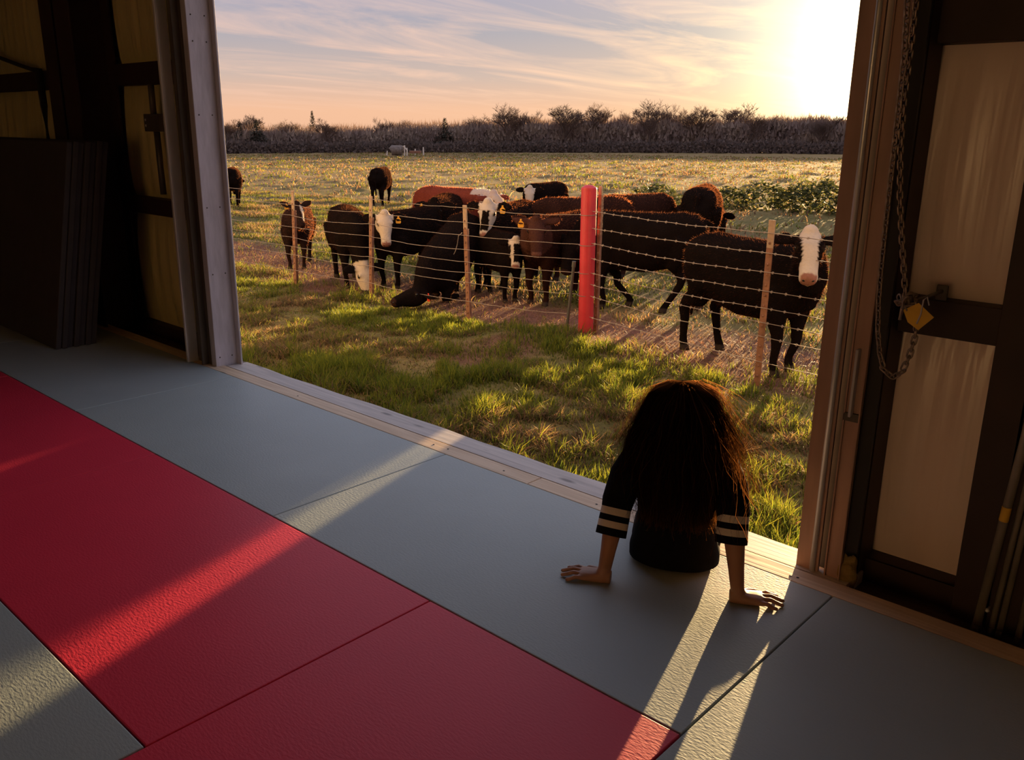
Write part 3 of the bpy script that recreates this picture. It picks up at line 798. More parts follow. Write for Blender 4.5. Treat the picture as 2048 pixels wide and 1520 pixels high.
TREES = [
 (456, 5.4, 'bare', 'thin bare tree at the left door jamb on the far wood edge', 1.0),
 (481, 5.0, 'ever', 'small rounded evergreen second from the left jamb on the far wood edge', 1.5),
 (505, 6.4, 'bare', 'wispy pale bare tree left of the rounded evergreen pair', 0.9),
 (515, 5.2, 'ever', 'broad evergreen under the wispy pale bare tree', 1.9),
 (577, 5.6, 'bare', 'faint bare treetop between the broad evergreen and the tall conifer', 0.9),
 (627, 6.8, 'ever', 'tall pointed dark conifer breaking the skyline on the far wood edge', 0.95),
 (652, 5.6, 'bare', 'bare round crown just right of the tall pointed conifer', 1.1),
 (768, 5.9, 'bare', 'small round bare crown alone above the feeder in the pasture', 0.8),
 (808, 5.6, 'bare', 'faint forked bare treetop right of the small round crown', 0.9),
 (890, 5.6, 'ever', 'dense dark treetop left of the tall bare crowns', 1.8),
 (962, 6.6, 'bare', 'rounded bare tree left of the first big pair of crowns', 0.95),
 (1015, 8.0, 'bare', 'tall fan-shaped bare tree above the red-brown cow', 0.95),
 (1038, 7.3, 'bare', 'slim bare tree leaning on the tall fan-shaped one', 0.8),
 (1062, 7.2, 'bare', 'bare tree with a low wide crown right of the slim one', 0.95),
 (1130, 7.9, 'bare', 'broad dense bare tree over the far white-faced cow', 1.15),
 (1190, 8.3, 'bare', 'tall bare tree above the red post', 0.95),
 (1245, 7.2, 'bare', 'dark thick-topped bare tree right of the red post', 1.0),
 (1300, 8.7, 'bare', 'tallest bare tree with a wide fan crown on the far wood edge', 1.0),
 (1332, 8.0, 'bare', 'narrow bare tree beside the tallest fan crown', 0.6),
 (1358, 7.5, 'bare', 'bare tree with open branches second right of the tallest crown', 0.95),
 (1397, 7.8, 'bare', 'flat-topped bare tree above the rump-on cow', 1.0),
 (1475, 8.2, 'bare', 'round bare tree at the yellow edge of the sun glow', 1.1),
 (1507, 6.8, 'bare', 'small bare tree right of the round one in the sun glow', 0.8),
 (1540, 6.2, 'bare', 'low bare tree in the bright sun glow', 1.0),
 (1572, 5.8, 'ever', 'low pointed evergreen in the bright sun glow', 1.0),
 (1640, 6.0, 'bare', 'hazy bare tree below the brightest sky', 1.0),
 (1668, 6.2, 'bare', 'hazy bare tree nearest the right door jamb', 1.0)]
for i, (px, h, k, lab, w) in enumerate(TREES):
    place_tree(px, h, k, lab, 147 + (i * 37 % 11), w * (0.95 if k == 'bare' else 1.0), seed=i)

def woods():
    r = np.random.default_rng(77)
    Vs, Cs = [], []
    def slivers(px, rad, zb, hgt, wd, n, col):
        az = np.radians([px_az(p) for p in px]); x = rad * np.sin(az); y = rad * np.cos(az)
        z = ground_z(x, y) + zb
        d = np.stack([r.normal(0, 0.35, n), r.normal(0, 0.35, n), np.ones(n)], -1); d /= np.linalg.norm(d, axis=1)[:, None]
        e = np.stack([np.cos(az), -np.sin(az), r.normal(0, .3, n)], -1)
        p = np.stack([x, y, z], -1)
        Vs.append(np.stack([p - e * wd[:, None] * .5, p + e * wd[:, None] * .5, p + d * hgt[:, None]], 1).reshape(-1, 3))
        Cs.append(np.repeat(col, 3, 0))
    def top(px): # height of the solid wood edge in metres
        return 2.9 + 1.5 * np.clip((px - 700) / 400, 0, 1) + 1.3 * (fbm(px / 38.0, px * 0 + 2.0, 91) - 0.5) + 0.5 * (fbm(px / 9.0, px * 0 + 5.0, 93) - 0.5)
    # dense back wall of twigs
    n = 60000; px = r.uniform(150, 2150, n); t = top(px); u = r.uniform(0, 1, n)
    base = np.array([0.24, 0.165, 0.135]); alt = np.array([0.36, 0.26, 0.19])
    k = np.clip(fbm(px / 30.0, u * 4, 95) * 2.2 - 0.6, 0, 1)[:, None]
    slivers(px, 149 + r.uniform(0, 14, n), u * t, 0.5 + 0.9 * r.uniform(0, 1, n), r.uniform(0.18, 0.5, n), n, (base * (1 - k) + alt * k) * r.uniform(0.7, 1.2, (n, 1)))
    # darker low scrub in front
    n = 26000; px = r.uniform(150, 2150, n); t = 1.35 + 1.1 * (fbm(px / 22.0, px * 0 + 8.0, 97) - 0.3); u = r.uniform(0, 1, n)
    slivers(px, 144 + r.uniform(0, 4, n), u * t, r.uniform(0.25, 0.6, n), r.uniform(0.2, 0.55, n), n, np.array([0.13, 0.092, 0.075]) * r.uniform(0.6, 1.5, (n, 1)))
    # fine twigs fading into the sky
    n = 22000; px = r.uniform(150, 2150, n); t = top(px); u = r.uniform(0, 1, n) ** 1.8
    slivers(px, 150 + r.uniform(0, 12, n), t * 0.9 + u * 1.3, 0.5 + 0.8 * r.uniform(0, 1, n), r.uniform(0.04, 0.10, n), n, np.array([0.26, 0.17, 0.13]) * r.uniform(0.7, 1.2, (n, 1)))
    V = np.concatenate(Vs); C = np.concatenate(Cs)
    o = np_mesh('woods', V, np.arange(len(V)).reshape(-1, 3), M['twig'], C)
    tag(o, 'dark leafless woods and scrub along the far edge of the pasture', 'woods', kind='stuff')
woods()

# far feeder
def feeder():
    x, y = polar(px_az(795), 108); z = float(ground_z(x, y))
    t = empty('cattle_feeder', (x, y, z), math.radians(40)); tag(t, 'small grey bale feeder with pale end posts far out in the pasture', 'feeder')
    mb = MB(); v, f = tube([(-0.75, 0, 0.55), (-0.7, 0, 0.6), (0.5, 0, 0.6), (0.55, 0, 0.55)], [0.45, 0.6, 0.6, 0.5], 14); mb.add(v, f); mb.build('bale', M['hay'], t, smooth=True)
    for px_, h in ((-1.25, 0.55), (0.85, 1.2), (1.15, 0.7)):
        v, f = tube([(px_, -0.3, 0), (px_ + 0.05, -0.3, h)], [0.09, 0.07], 8); MB().add(v, f).build('post', M['pale_post'], t)
    v, f = tube([(0.75, -0.3, 1.15), (1.2, -0.3, 0.6)], 0.07, 8); MB().add(v, f).build('brace', M['pale_post'], t)
    x, y = polar(px_az(830), 110); z = float(ground_z(x, y))
    t = empty('hay_rack', (x, y, z), math.radians(40)); tag(t, 'low dark hay rack with pale posts right of the bale feeder', 'feeder')
    MB().box(-0.7, 0.7, -0.4, 0.4, 0.25, 0.55).build('tray', M['rust_post'], t, bevel=0.03)
    for px_, h in ((-0.95, 0.9), (0.05, 0.8), (1.05, 1.0)):
        v, f = tube([(px_, -0.3, 0), (px_, -0.3, h)], [0.09, 0.07], 8); MB().add(v, f).build('post', M['pale_post'], t)
feeder()

# ------------------------------------------------------------------ fence
def tpost(name, base, top, label, r=0.028, paint=0.20):
    base = Vector(base); top = Vector(top)
    t = empty(name, base); tag(t, label, 'fence post', 'posts of the pasture fence')
    d = top - base
    mb = MB()   # T section: flange and stem
    n = d.normalized(); sx = Vector((1, 0, 0)); sy = Vector((0, 1, 0))
    def bar(a, c, x0, x1, y0, y1, nm, m):
        p, q = d * a, d * c
        V = [p + sx * x + sy * y for x, y in ((x0, y0), (x1, y0), (x1, y1), (x0, y1))] + [q + sx * x + sy * y for x, y in ((x0, y0), (x1, y0), (x1, y1), (x0, y1))]
        return MB().add(V, [(3, 2, 1, 0), (4, 5, 6, 7), (0, 1, 5, 4), (1, 2, 6, 5), (2, 3, 7, 6), (3, 0, 4, 7)]).build(nm, m, t, bevel=0.003)
    bar(-0.08, 1 - paint, -r, r, -0.008, 0.006, 'flange', M['rust_post'])
    bar(-0.08, 1 - paint, -0.007, 0.007, 0.006, 0.045, 'stem', M['rust_post'])
    bar(1 - paint, 1.0, -r, r, -0.008, 0.006, 'painted_tip', M['post_top'])
    for k in range(14):
        z = 0.08 + 0.85 * k / 14
        v, f = ellipsoid(d * z + Vector((0, -0.012, 0)), (0.010, 0.008, 0.012), nu=6, nv=4); MB().add(v, f).build('stud', M['rust_post'], t)
    return t
FY = 6.60
tpost('fence_post', (-9.86, 6.52, GROUND - .02), (-9.80, 6.52, 0.752), 'steel fence post in front of the lone brown calf')
tpost('fence_post', (-8.42, 6.64, GROUND - .02), (-8.35, 6.64, 0.762), 'steel fence post in front of the white-faced grazing cow')
tpost('fence_post', (-6.72, 6.66, GROUND - .02), (-6.775, 6.66, 0.757), 'steel fence post with a wire loop beside the kneeling cow')
tpost('fence_post', (-3.18, 6.56, GROUND - .02), (-3.178, 6.56, 0.88), 'rusty steel fence post in front of the big white-faced cow', paint=0.16)
tpost('fence_post', (-5.262, 7.06, GROUND), (-5.262, 7.06, 1.02), 'slim steel post standing tight behind the red pipe post', r=0.020, paint=0.06)
def red_post():
    t = empty('gate_post', (-5.345, 6.98, GROUND)); tag(t, 'thick red painted pipe post in the fence line', 'fence post')
    v, f = tube([(0.02, 0, -0.1), (0.0, 0, 1.50)], 0.078, 28); MB().add(v, f).build('pipe', M['red_paint'], t, smooth=False, bevel=0.004)
    v, f = tube([(0, 0, 1.49), (0, 0, 1.505), (0, 0, 1.525), (0, 0, 1.53)], [0.079, 0.074, 0.04, 0.005], 28); MB().add(v, f).build('cap', M['red_paint'], t)
    for h in (1.24, 0.94, 0.66, 0.43):
        P = [(0.083 * math.cos(a), 0.083 * math.sin(a), h + 0.004 * math.sin(a)) for a in np.linspace(0, 2 * math.pi, 25)]
        v, f = tube(P, 0.004, 5, caps=False); MB().add(v, f).build('wire_wrap', M['wire'], t)
red_post()
t = empty('brace_bar', (-5.50, 6.87, GROUND)); tag(t, 'dark slanting brace bar leaning on the red pipe post', 'brace')
v, f = tube([(0, 0, -0.05), (0.055, 0.03, 0.75)], 0.016, 8); MB().add(v, f).build('bar', M['galv_dark'], t)
v, f = tube([(0.053, 0.029, 0.71), (0.057, 0.031, 0.77)], 0.022, 8); MB().add(v, f).build('clamp', M['galv_dark'], t)

WIRE_H = [1.235, 1.075, 0.935, 0.785, 0.650, 0.535, 0.425, 0.215]
ORD = ['top', 'second', 'third', 'fourth', 'fifth', 'sixth', 'seventh', 'bottom']
def wire(pts_xy, h, label, barbed, seed):
    rr = random.Random(seed); P = []
    for (xa, ya), (xb, yb) in zip(pts_xy[:-1], pts_xy[1:]):
        n = 14; sag = rr.uniform(0.005, 0.03)
        for i in range(n):
            u = i / n; P.append((xa + (xb - xa) * u, ya + (yb - ya) * u, GROUND + h - sag * 4 * u * (1 - u) + 0.004 * rr.uniform(-1, 1)))
    P.append((*pts_xy[-1], GROUND + h))
    org = Vector(P[0]); P = [Vector(p) - org for p in P]
    mb = MB(); v, f = tube(P, 0.0032, 5, up=(0, 1, 0)); mb.add(v, f)
    o = mb.build('fence_wire', M['wire'], loc=org)
    if barbed:
        L_ = (P[-1] - P[0]).length; nb = int(L_ / 0.125); bm_ = MB()
        for k in range(nb):
            u = (k + 0.5 + rr.uniform(-.1, .1)) / nb; s = u * (len(P) - 1); i = int(s); p = P[i].lerp(P[min(i + 1, len(P) - 1)], s - i)
            for dx, dz in ((0.005, 0.011), (-0.005, 0.011)):
                v, f = tube([p + Vector((-dx, -0.005, -dz)), p + Vector((dx, 0.005, dz))], 0.0020, 4); bm_.add(v, f)
            v, f = tube([p + Vector((-0.012, 0, 0)), p + Vector((0.012, 0, 0))], 0.0055, 5, up=(0, 1, 0)); bm_.add(v, f)
        o2 = bm_.build('barbs', M['wire'], o); o2['kind'] = 'stuff'
    tag(o, label, 'fence wire', 'wires of the pasture fence'); return o
left_pts = [(-14.5, 6.38), (-9.86, 6.50), (-8.40, 6.62), (-6.74, 6.64), (-5.42, 6.97)]
right_pts = [(-5.27, 6.95), (-3.18, 6.54), (-0.9, 6.5), (1.5, 6.45)]
for k, h in enumerate(WIRE_H):
    nm = ORD[k] + (' strand' if k in (0, 7) else ' strand from the top')
    wire(left_pts, h, f'{nm} of smooth fence wire left of the red post', False, k)
    wire(right_pts, h + 0.045 * (1 - k / 7), f'{nm} of barbed wire right of the red post', True, 50 + k)
# loose wire end on the third post
v, f = tube([Vector(p) for p in ((0, 0, 0), (-0.03, -0.02, -0.03), (-0.05, -0.02, -0.12), (-0.07, -0.03, -0.20), (-0.10, -0.03, -0.24))], 0.004, 5)
o = MB().add(v, f).build('loose_wire', M['wire'], loc=(-6.79, 6.63, 0.46)); tag(o, 'loose hooked wire end hanging by the post near the kneeling cow', 'fence wire')

# ------------------------------------------------------------------ cattle
BLACK = (0.010, 0.0065, 0.0055); DBROWN = (0.032, 0.013, 0.009); RED = (0.20, 0.040, 0.022); CREAM = (0.62, 0.47, 0.34); PINK = (0.34, 0.15, 0.11)

def cow(x, y, theta, s, label, coat=BLACK, face='none', head=(0.98, 0.0, 1.20), hyaw=0.0, hpitch=-55, tagside=None, tagmat='orange_tag',
        front=((0.0, 0.0), (0.0, 0.0)), hind=((0.0, 0.0), (0.0, 0.0)), tilt=0.0, kneel=False, name='cow', earlift=0.0, fat=1.0, seed=0,
        tagside2=None, voxel=0.021, neckw=1.0, white_neck=False, rim=0.10, dz=0.0, headtint=1.0):
    """theta: 0 faces the doorway, +90 faces right along the fence, -90 left, 180 away. All lengths for a 1.25 m animal, scaled by s."""
    toC = Vector((-x, -y, 0)).normalized(); right = Vector((-toC.y, toC.x, 0))
    right = Vector((toC.y, -toC.x, 0)) if right.dot(Rv) < 0 else right
    th = math.radians(theta); fwd = toC * math.cos(th) + right * math.sin(th)
    rz = math.atan2(fwd.y, fwd.x)
    z0 = float(ground_z(x, y)) + dz
    rt = Matrix.Rotation(math.radians(tilt), 4, 'Y')
    piv = Vector((-0.5, 0, 0.85))
    def T(p): return (rt @ (Vector(p) - piv)) + piv
    parts = []
    rings = [(-0.765, 0.97, .08, .09), (-0.735, 0.955, .19, .17), (-0.65, 0.945, .27, .225), (-0.5, 0.93, .315, .27), (-0.28, .885, .345, .295), (0.0, .85, .375, .315),
             (0.28, .855, .37, .295), (0.48, .89, .345, .255), (0.62, .91, .30, .215), (0.74, .93, .22, .16), (0.80, .94, .12, .09)]
    pts = [T((a, 0, c)) for a, c, hh, w in rings]
    parts.append(tube(pts, [(w * fat, hh) for a, c, hh, w in rings], 20, caps=True, power=2.35))
    # hips and shoulder blades
    for sg in (-1, 1):
        parts.append(ellipsoid(T((-0.52, sg * 0.15 * fat, 0.98)), (0.22, 0.12, 0.22)))
        parts.append(ellipsoid(T((0.47, sg * 0.15 * fat, 0.86)), (0.17, 0.11, 0.30)))
    # head frame
    hp = Vector(head); a = math.radians(hyaw); pch = math.radians(hpitch)
    h = Vector((math.cos(a) * math.cos(pch), math.sin(a) * math.cos(pch), math.sin(pch)))
    hu = (Vector((0, 0, 1)) - h * h.z).normalized()
    hl = hu.cross(h).normalized()
    # neck
    b0, b1 = T((0.50, 0, 0.94)), T((0.70, 0, 0.97))
    e1 = hp + h * 0.10 - hu * 0.10; 
    mid = b1.lerp(e1, 0.5) + Vector((0, 0, 0.02))
    parts.append(tube([b0, b1.lerp(b0, .35), b1.lerp(e1, 0.2), mid, e1.lerp(mid, 0.35), e1],
                      [(.20, .29), (.18 * neckw, .275), (.155 * neckw, .245), (.125 * neckw, .19), (.108, .15), (.09, .12)], 16, power=2.2))
    # dewlap / brisket
    parts.append(tube([T((0.55, 0, 0.66)), T((0.72, 0, 0.72)), b1.lerp(e1, .45) - Vector((0, 0, .12))], [.10, .085, .045], 10))
    # head: rings along the muzzle
    HL = 0.50
    hr = [(-.04, .055, .06, -.06), (0.0, .098, .10, -.055), (.08, .112, .128, -.06), (.17, .116, .138, -.062), (.26, .098, .122, -.055), (.34, .078, .098, -.048), (.41, .076, .082, -.048), (.465, .080, .076, -.050), (.50, .062, .058, -.052), (.51, .03, .03, -.052)]
    P_ = [hp + h * q[0] + hu * q[3] for q in hr]
    V = []; n = 18; Fc = []
    for (q, p) in zip(hr, P_):
        for k in range(n):
            t = 2 * math.pi * k / n; c, sn = math.cos(t), math.sin(t)
            c = math.copysign(abs(c) ** 0.85, c); sn = math.copysign(abs(sn) ** 0.85, sn)
            V.append(p + hl * (q[1] * c) + hu * (q[2] * sn))
    m_ = len(hr)
    for i in range(m_ - 1):
        for k in range(n): Fc.append((i * n + k, i * n + (k + 1) % n, (i + 1) * n + (k + 1) % n, (i + 1) * n + k))
    Fc.append(tuple(range(n - 1, -1, -1))); Fc.append(tuple((m_ - 1) * n + k for k in range(n)))
    parts.append((V, Fc))
    parts.append(ellipsoid(hp + hu * 0.02 + h * 0.0, (0.07, 0.07, 0.07)))       # poll
    for sg in (-1, 1):
        parts.append(ellipsoid(hp + h * .155 + hl * sg * .098 + hu * .02, (0.035, 0.035, 0.03)))    # brow
    # ears
    earpos = []
    for sg in (-1, 1):
        e0 = hp + h * 0.03 + hl * sg * 0.08 - hu * 0.035
        up = Vector((0, 0, 1))
        d = (hl * sg + up * (-0.12 + earlift) - h * 0.08).normalized()
        E_ = [e0 + d * k for k in (0, .05, .11, .18, .235, .26)]
        parts.append(tube(E_, [(.022, .026), (.022, .054), (.022, .080), (.021, .078), (.019, .050), (.015, .015)], 12, up=tuple(h)))
        earpos.append((e0 + d * 0.13, d))
    # legs
    def leg(P, R): parts.append(tube([Vector(p) for p in P], R, 12, up=(1, 0, 0)))
    for i, sg in enumerate((1, -1)):
        fx, fl = front[i]
        w = 0.155 * fat
        if kneel:
            sh = T((0.50, sg * w, 0.62))
            kn = Vector((sh.x + 0.10, sg * w, 0.075))
            leg([T((0.47, sg * w, 0.80)), sh, sh.lerp(kn, .5), kn, kn + Vector((-0.12, 0, -.01)), kn + Vector((-0.27, sg * .01, -.015)), kn + Vector((-0.36, sg * .01, -.025))],
                [.14, .11, .08, .066, .05, .045, .045])
        else:
            sh = T((0.50, sg * w, 0.62))
            hf = Vector((0.52 + fx, sg * (w - 0.015), fl))
            kn = Vector((sh.x * .5 + hf.x * .5 + 0.02, sg * w, 0.345 + fl * .6))
            leg([T((0.46, sg * w, 0.82)), sh, sh.lerp(kn, .55), kn + Vector((0, 0, .05)), kn, kn - Vector((0, 0, .06)), hf + Vector((-.03 + (kn.x - hf.x) * .35, 0, 0.14)), hf + Vector((-.02, 0, 0.085)), hf + Vector((0, 0, 0.04)), hf + Vector((.01, 0, -.01))],
                [.15, .115, .072, .056, .056, .046, .038, .044, .048, .056])
        hx, hl_ = hind[i]
        w = 0.165 * fat
        hf = Vector((-0.57 + hx, sg * (w - 0.01), hl_))
        hk = Vector((-0.645 + hx * .55, sg * w, 0.44 + hl_ * .6))
        leg([T((-0.50, sg * w * .9, 0.92)), T((-0.44, sg * w, 0.72)), T((-0.44 + hx * .3, sg * w, 0.62)).lerp(hk, .25), hk + Vector((.045, 0, .09)), hk, hk + Vector((.02, 0, -.08)), hf + Vector((-.035 + hx * -.1, 0, .15)), hf + Vector((-.02, 0, .085)), hf + Vector((0, 0, .04)), hf + Vector((.01, 0, -.01))],
            [.20, .165, .115, .068, .06, .05, .04, .045, .05, .057])
    # tail
    tb = T((-0.745, 0, 1.12))
    parts.append(tube([tb + Vector((.05, 0, 0.02)), tb + Vector((-.04, 0, -.02)), tb + Vector((-.06, .01, -.2)), tb + Vector((-.05, .02, -.5)), tb + Vector((-.04, .02, -.68)), tb + Vector((-.04, .02, -.80))], [.035, .03, .024, .022, .036, .02], 8))
    me = remesh(parts, voxel, 3, 0.5)
    co = mesh_co(me)
    # coat pattern in head coordinates
    rel = co - np.array(hp, np.float32); u = rel @ np.array(h) / HL; w = rel @ np.array(hl); t = rel @ np.array(hu)
    rr = np.random.default_rng(seed + 3)
    base = np.tile(np.array(coat, np.float32), (len(co), 1))
    mott = fbm(co[:, 0] * 5 + seed, co[:, 2] * 5 + co[:, 1] * 3, seed)[:, None]
    base *= (0.7 + 0.6 * mott)
    near = (np.linalg.norm(rel - np.array(h) * 0.22, axis=1) < 0.40)
    ear = (np.abs(w) > 0.135)
    base[near & (u > -0.05)] *= headtint
    edge = 0.02 * (fbm(u * 14 + 3, w * 70 + 5, seed + 8) - 0.5)
    wh = np.zeros(len(co), bool)
    if face == 'white':
        wh = near & ~ear & (u > -0.10) & (u < 1.06) & (t > -0.135 + edge) & (np.abs(w) < 0.125)
        wh &= np.abs(w) < np.interp(u, [-.1, .02, .12, .30, .5, .62, .75, 1.1], [.05, .085, .088, .066, .060, .066, .09, .12]) + edge * .6
    elif face == 'whole':
        wh = near & ~ear & (u > -0.14) & (u < 1.06) & (t > -0.19)
    elif face == 'mask':
        wh = near & ~ear & (u > -0.14) & (u < 1.06) & (t > -0.17)
        wh &= ~((np.abs(w) < 0.052 + edge + 0.02 * (u - .3)) & (u > 0.30 + 1.2 * np.maximum(0, 0.03 - np.abs(w))) & (u < 0.86))
    elif face == 'calf':
        wh = near & ~ear & (u > -0.08) & (u < 1.06) & (t > -0.16) & ((w * 1.0 < -0.035 + edge) | (u < 0.20 + edge * 3) | (u > 0.84))
        wh &= ~((u > 0.2) & (u < .5) & (np.abs(w) > .085))
    elif face == 'blaze':
        wh = near & ~ear & (u > .12) & (u < .8) & (w > 0.03 + edge) & (w < .085) & (t > -.05)
    base[wh] = np.array(CREAM) * (0.85 + 0.3 * mott[wh])
    if white_neck:
        wn = near & ~ear & (u > -0.5); base[wn] = np.array((0.62, 0.42, 0.28)) * (0.85 + .3 * mott[wn])
        cr = (co[:, 2] > 1.14) & (co[:, 0] > 0.42); base[cr] = np.array((0.60, 0.42, 0.32))
    muz = near & ~ear & (u > 0.93) & (np.abs(w) < 0.066) & (t > -0.10)
    base[muz] = np.array(PINK if face in ('white', 'whole', 'mask', 'calf') else ((0.17, 0.075, 0.055) if headtint > 1 else (0.035, 0.016, 0.013)))
    chin = near & (u > 0.90) & (t < -0.11); base[chin & (face != 'none')] = np.array((0.5, 0.34, 0.22))
    for sg in (-1, 1):
        ec = np.array(hp + h * 0.165 + hl * sg * 0.104)
        pe = np.linalg.norm(co - ec, axis=1) < 0.036; base[pe] = np.array((0.03, 0.018, 0.014))
    hoofs = co[:, 2] < 0.065; base[hoofs & (not kneel)] = np.array((0.05, 0.035, 0.028))
    set_cols(me, base.clip(0, 0.9)); me.materials.append(M['fur'])
    root = empty(name, (x, y, z0), rz); root.scale = (s, s, s)
    o = bpy.data.objects.new('body', me); link(o, root)
    # coat fringe: short guard hairs
    no = mesh_no(me); k = rr.choice(len(co), min(len(co), 7500), replace=False)
    k = k[(co[k, 2] > 0.12) & ~wh[k] & ~muz[k]]
    p = co[k]; nn = no[k]; L_ = rr.uniform(0.014, 0.040, len(k))[:, None] * np.where(co[k, 2:3] > 0.5, 1, .5)
    d = nn + np.array([-0.5, 0, -0.35]) + rr.normal(0, .25, nn.shape); d /= np.linalg.norm(d, axis=1)[:, None]
    sd = np.cross(d, rr.normal(size=d.shape)); sd /= np.linalg.norm(sd, axis=1)[:, None]
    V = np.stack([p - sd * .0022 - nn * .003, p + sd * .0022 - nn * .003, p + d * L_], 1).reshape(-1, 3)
    cc = np.clip(base[k] * 1.5 + np.array([rim, rim * .30, rim * .10]) * .8, 0, .8)  # orange rim light put into the hair colour, amount set per animal
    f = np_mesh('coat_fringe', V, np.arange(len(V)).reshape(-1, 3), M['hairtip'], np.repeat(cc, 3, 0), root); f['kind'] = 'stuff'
    for sg in (-1, 1):
        v, ff = ellipsoid(hp + h * 0.165 + hl * sg * 0.104 - hu * 0.005, (0.024, 0.024, 0.024), nu=10, nv=6)
        MB().add(v, ff).build('eye', M['eye'], root, smooth=True)
        v, ff = ellipsoid(hp + h * 0.497 + hl * sg * 0.036 - hu * 0.035, (0.014, 0.014, 0.012), nu=8, nv=5)
        MB().add(v, ff).build('nostril', M['eye'], root, smooth=True)
    for ts in [q for q in (tagside, tagside2) if q]:
        sg = ts; ep, d = earpos[0 if sg < 0 else 1]
        # ears index 0 is sg=-1
        out_ = (h * 0.4 + hu * 0.9).normalized(); dn = Vector((0, 0, -1)); c = ep + out_ * 0.03
        lat = (hl - dn * hl.dot(dn)).normalized(); fr = lat.cross(dn)
        if fr.dot(hu + h * .3) < 0: fr = -fr
        prof = [(-.012, .015), (.012, .015), (.014, -.01), (.038, -.035), (.040, -.085), (.028, -.098), (-.028, -.098), (-.040, -.085), (-.038, -.035), (-.014, -.01)]
        V = [c + lat * a_ - dn * b_ for a_, b_ in prof] + [c + lat * a_ - dn * b_ + fr * .006 for a_, b_ in prof]; n = len(prof)
        Fc = [tuple(range(n)), tuple(range(2 * n - 1, n - 1, -1))] + [(i, (i + 1) % n, n + (i + 1) % n, n + i) for i in range(n)]
        tg = MB().add(V, Fc).build('ear_tag', M[tagmat], root); tg['label'] = 'plastic ear tag'
        v, ff = ellipsoid(c + fr * .006 + dn * -.005, (.009, .009, .009), nu=8, nv=5); MB().add(v, ff).build('tag_button', M[tagmat], tg)
    tag(root, label, 'calf' if name == 'calf' else 'cow', 'cattle gathered at the fence')
    return root

def at_ground(px, py):
    """ground point seen along a bearing measured on site"""
    d = Fv + Rr * ((px - 1024) / 1731.81) + Ur * ((760 - py) / 1731.81); t = (GROUND - CAM_H) / d.z
    return d.x * t, d.y * t

# big white-faced cow by the right jamb
cow(-3.641, 7.164, 47.3, 0.93, 'black cow with a white face standing side-on nearest the right jamb', face='white', head=(0.858, -0.235, 1.37), hyaw=-47, hpitch=-40,
    hind=((0.10, 0), (-0.10, 0)), front=((-0.05, 0), (0.02, 0)), seed=1, neckw=1.1)
# long black cow side on behind the red post
cow(-5.69, 8.565, -97, 0.932, 'long black cow walking left behind the red post with lowered head', head=(0.90, 0.21, 0.93), hyaw=74, hpitch=-65, tagside=-1,
    front=((0.0, 0), (-0.32, 0.0)), hind=((0.30, 0), (-0.12, 0)), seed=2)
# rump-on cow behind
cow(-7.04, 12.08, 175, 1.0, 'dark cow standing rump-on behind the long black cow', head=(1.0, -0.2, 0.75), hyaw=-30, hpitch=-70, seed=3, rim=.2)
# brown-faced cow facing the door
cow(-6.75, 8.29, -36, 0.87, 'dark brown cow facing the fence with wide ears and one orange tag', coat=(0.024, 0.0095, 0.0065), headtint=3.0, head=(0.831, 0.195, 1.215), hyaw=40, hpitch=-60.8, tagside=-1, seed=4, earlift=.3, rim=.2, fat=.95)
# small calf with patchy face
cow(-7.43, 7.88, 26, 0.69, 'small black calf with a patchy white face beside the brown cow', face='calf', head=(0.84, -0.06, 1.16), hyaw=-30, hpitch=-64, seed=5, name='calf', fat=.75)
# piebald face with tag
cow(-8.035, 8.768, -27, 0.9, 'black cow with a white-edged dark face behind the middle post', face='mask', head=(0.921, 0.118, 1.288), hyaw=13, hpitch=-60, tagside=1, seed=6, rim=.25)
# red-brown cow
cow(-10.10, 9.70, 58, 0.937, 'red-brown cow with a cream head behind the others', coat=RED, face='whole', head=(0.837, -0.149, 1.16), hyaw=-25, hpitch=-40, seed=7, white_neck=True, rim=.35)
# kneeling cow
cow(-7.85, 7.45, -28.9, 0.84, 'black cow kneeling to reach under the fence with a red tag', head=(0.908, 0.085, 0.27), hyaw=-33.5, hpitch=-11, tagside=1, tagmat='red_tag', tilt=24, kneel=True, seed=8, hind=((-.05, 0), (.1, 0)))
# dark face behind
cow(-9.488, 8.88, -9, 0.887, 'all-black cow looking out between the white face and the kneeling cow', head=(0.903, 0.015, 1.192), hyaw=-3, hpitch=-50, tagside=-1, seed=9)
# white face with tag
cow(-8.917, 7.692, -35, 0.821, 'black cow with a plain white face and an orange tag behind the second post', face='whole', head=(0.868, 0.185, 1.223), hyaw=41.5, hpitch=-60.5, tagside=1, seed=10)
# grazing white face
cow(-9.54, 7.19, 7.9, 0.83, 'black cow grazing with its white face down at the fence', face='whole', head=(0.933, 0.076, 0.42), hyaw=16, hpitch=-71, seed=11, front=((-.1, 0), (.06, 0)))
# lone calf
cow(-11.353, 7.606, -6, 0.735, 'brown-black calf standing alone at the left with an orange tag', coat=(0.022, .012, .010), face='blaze', head=(0.83, 0.084, 1.329), hyaw=24, hpitch=-50, tagside=-1, seed=12, name='calf', earlift=.45, rim=.3)
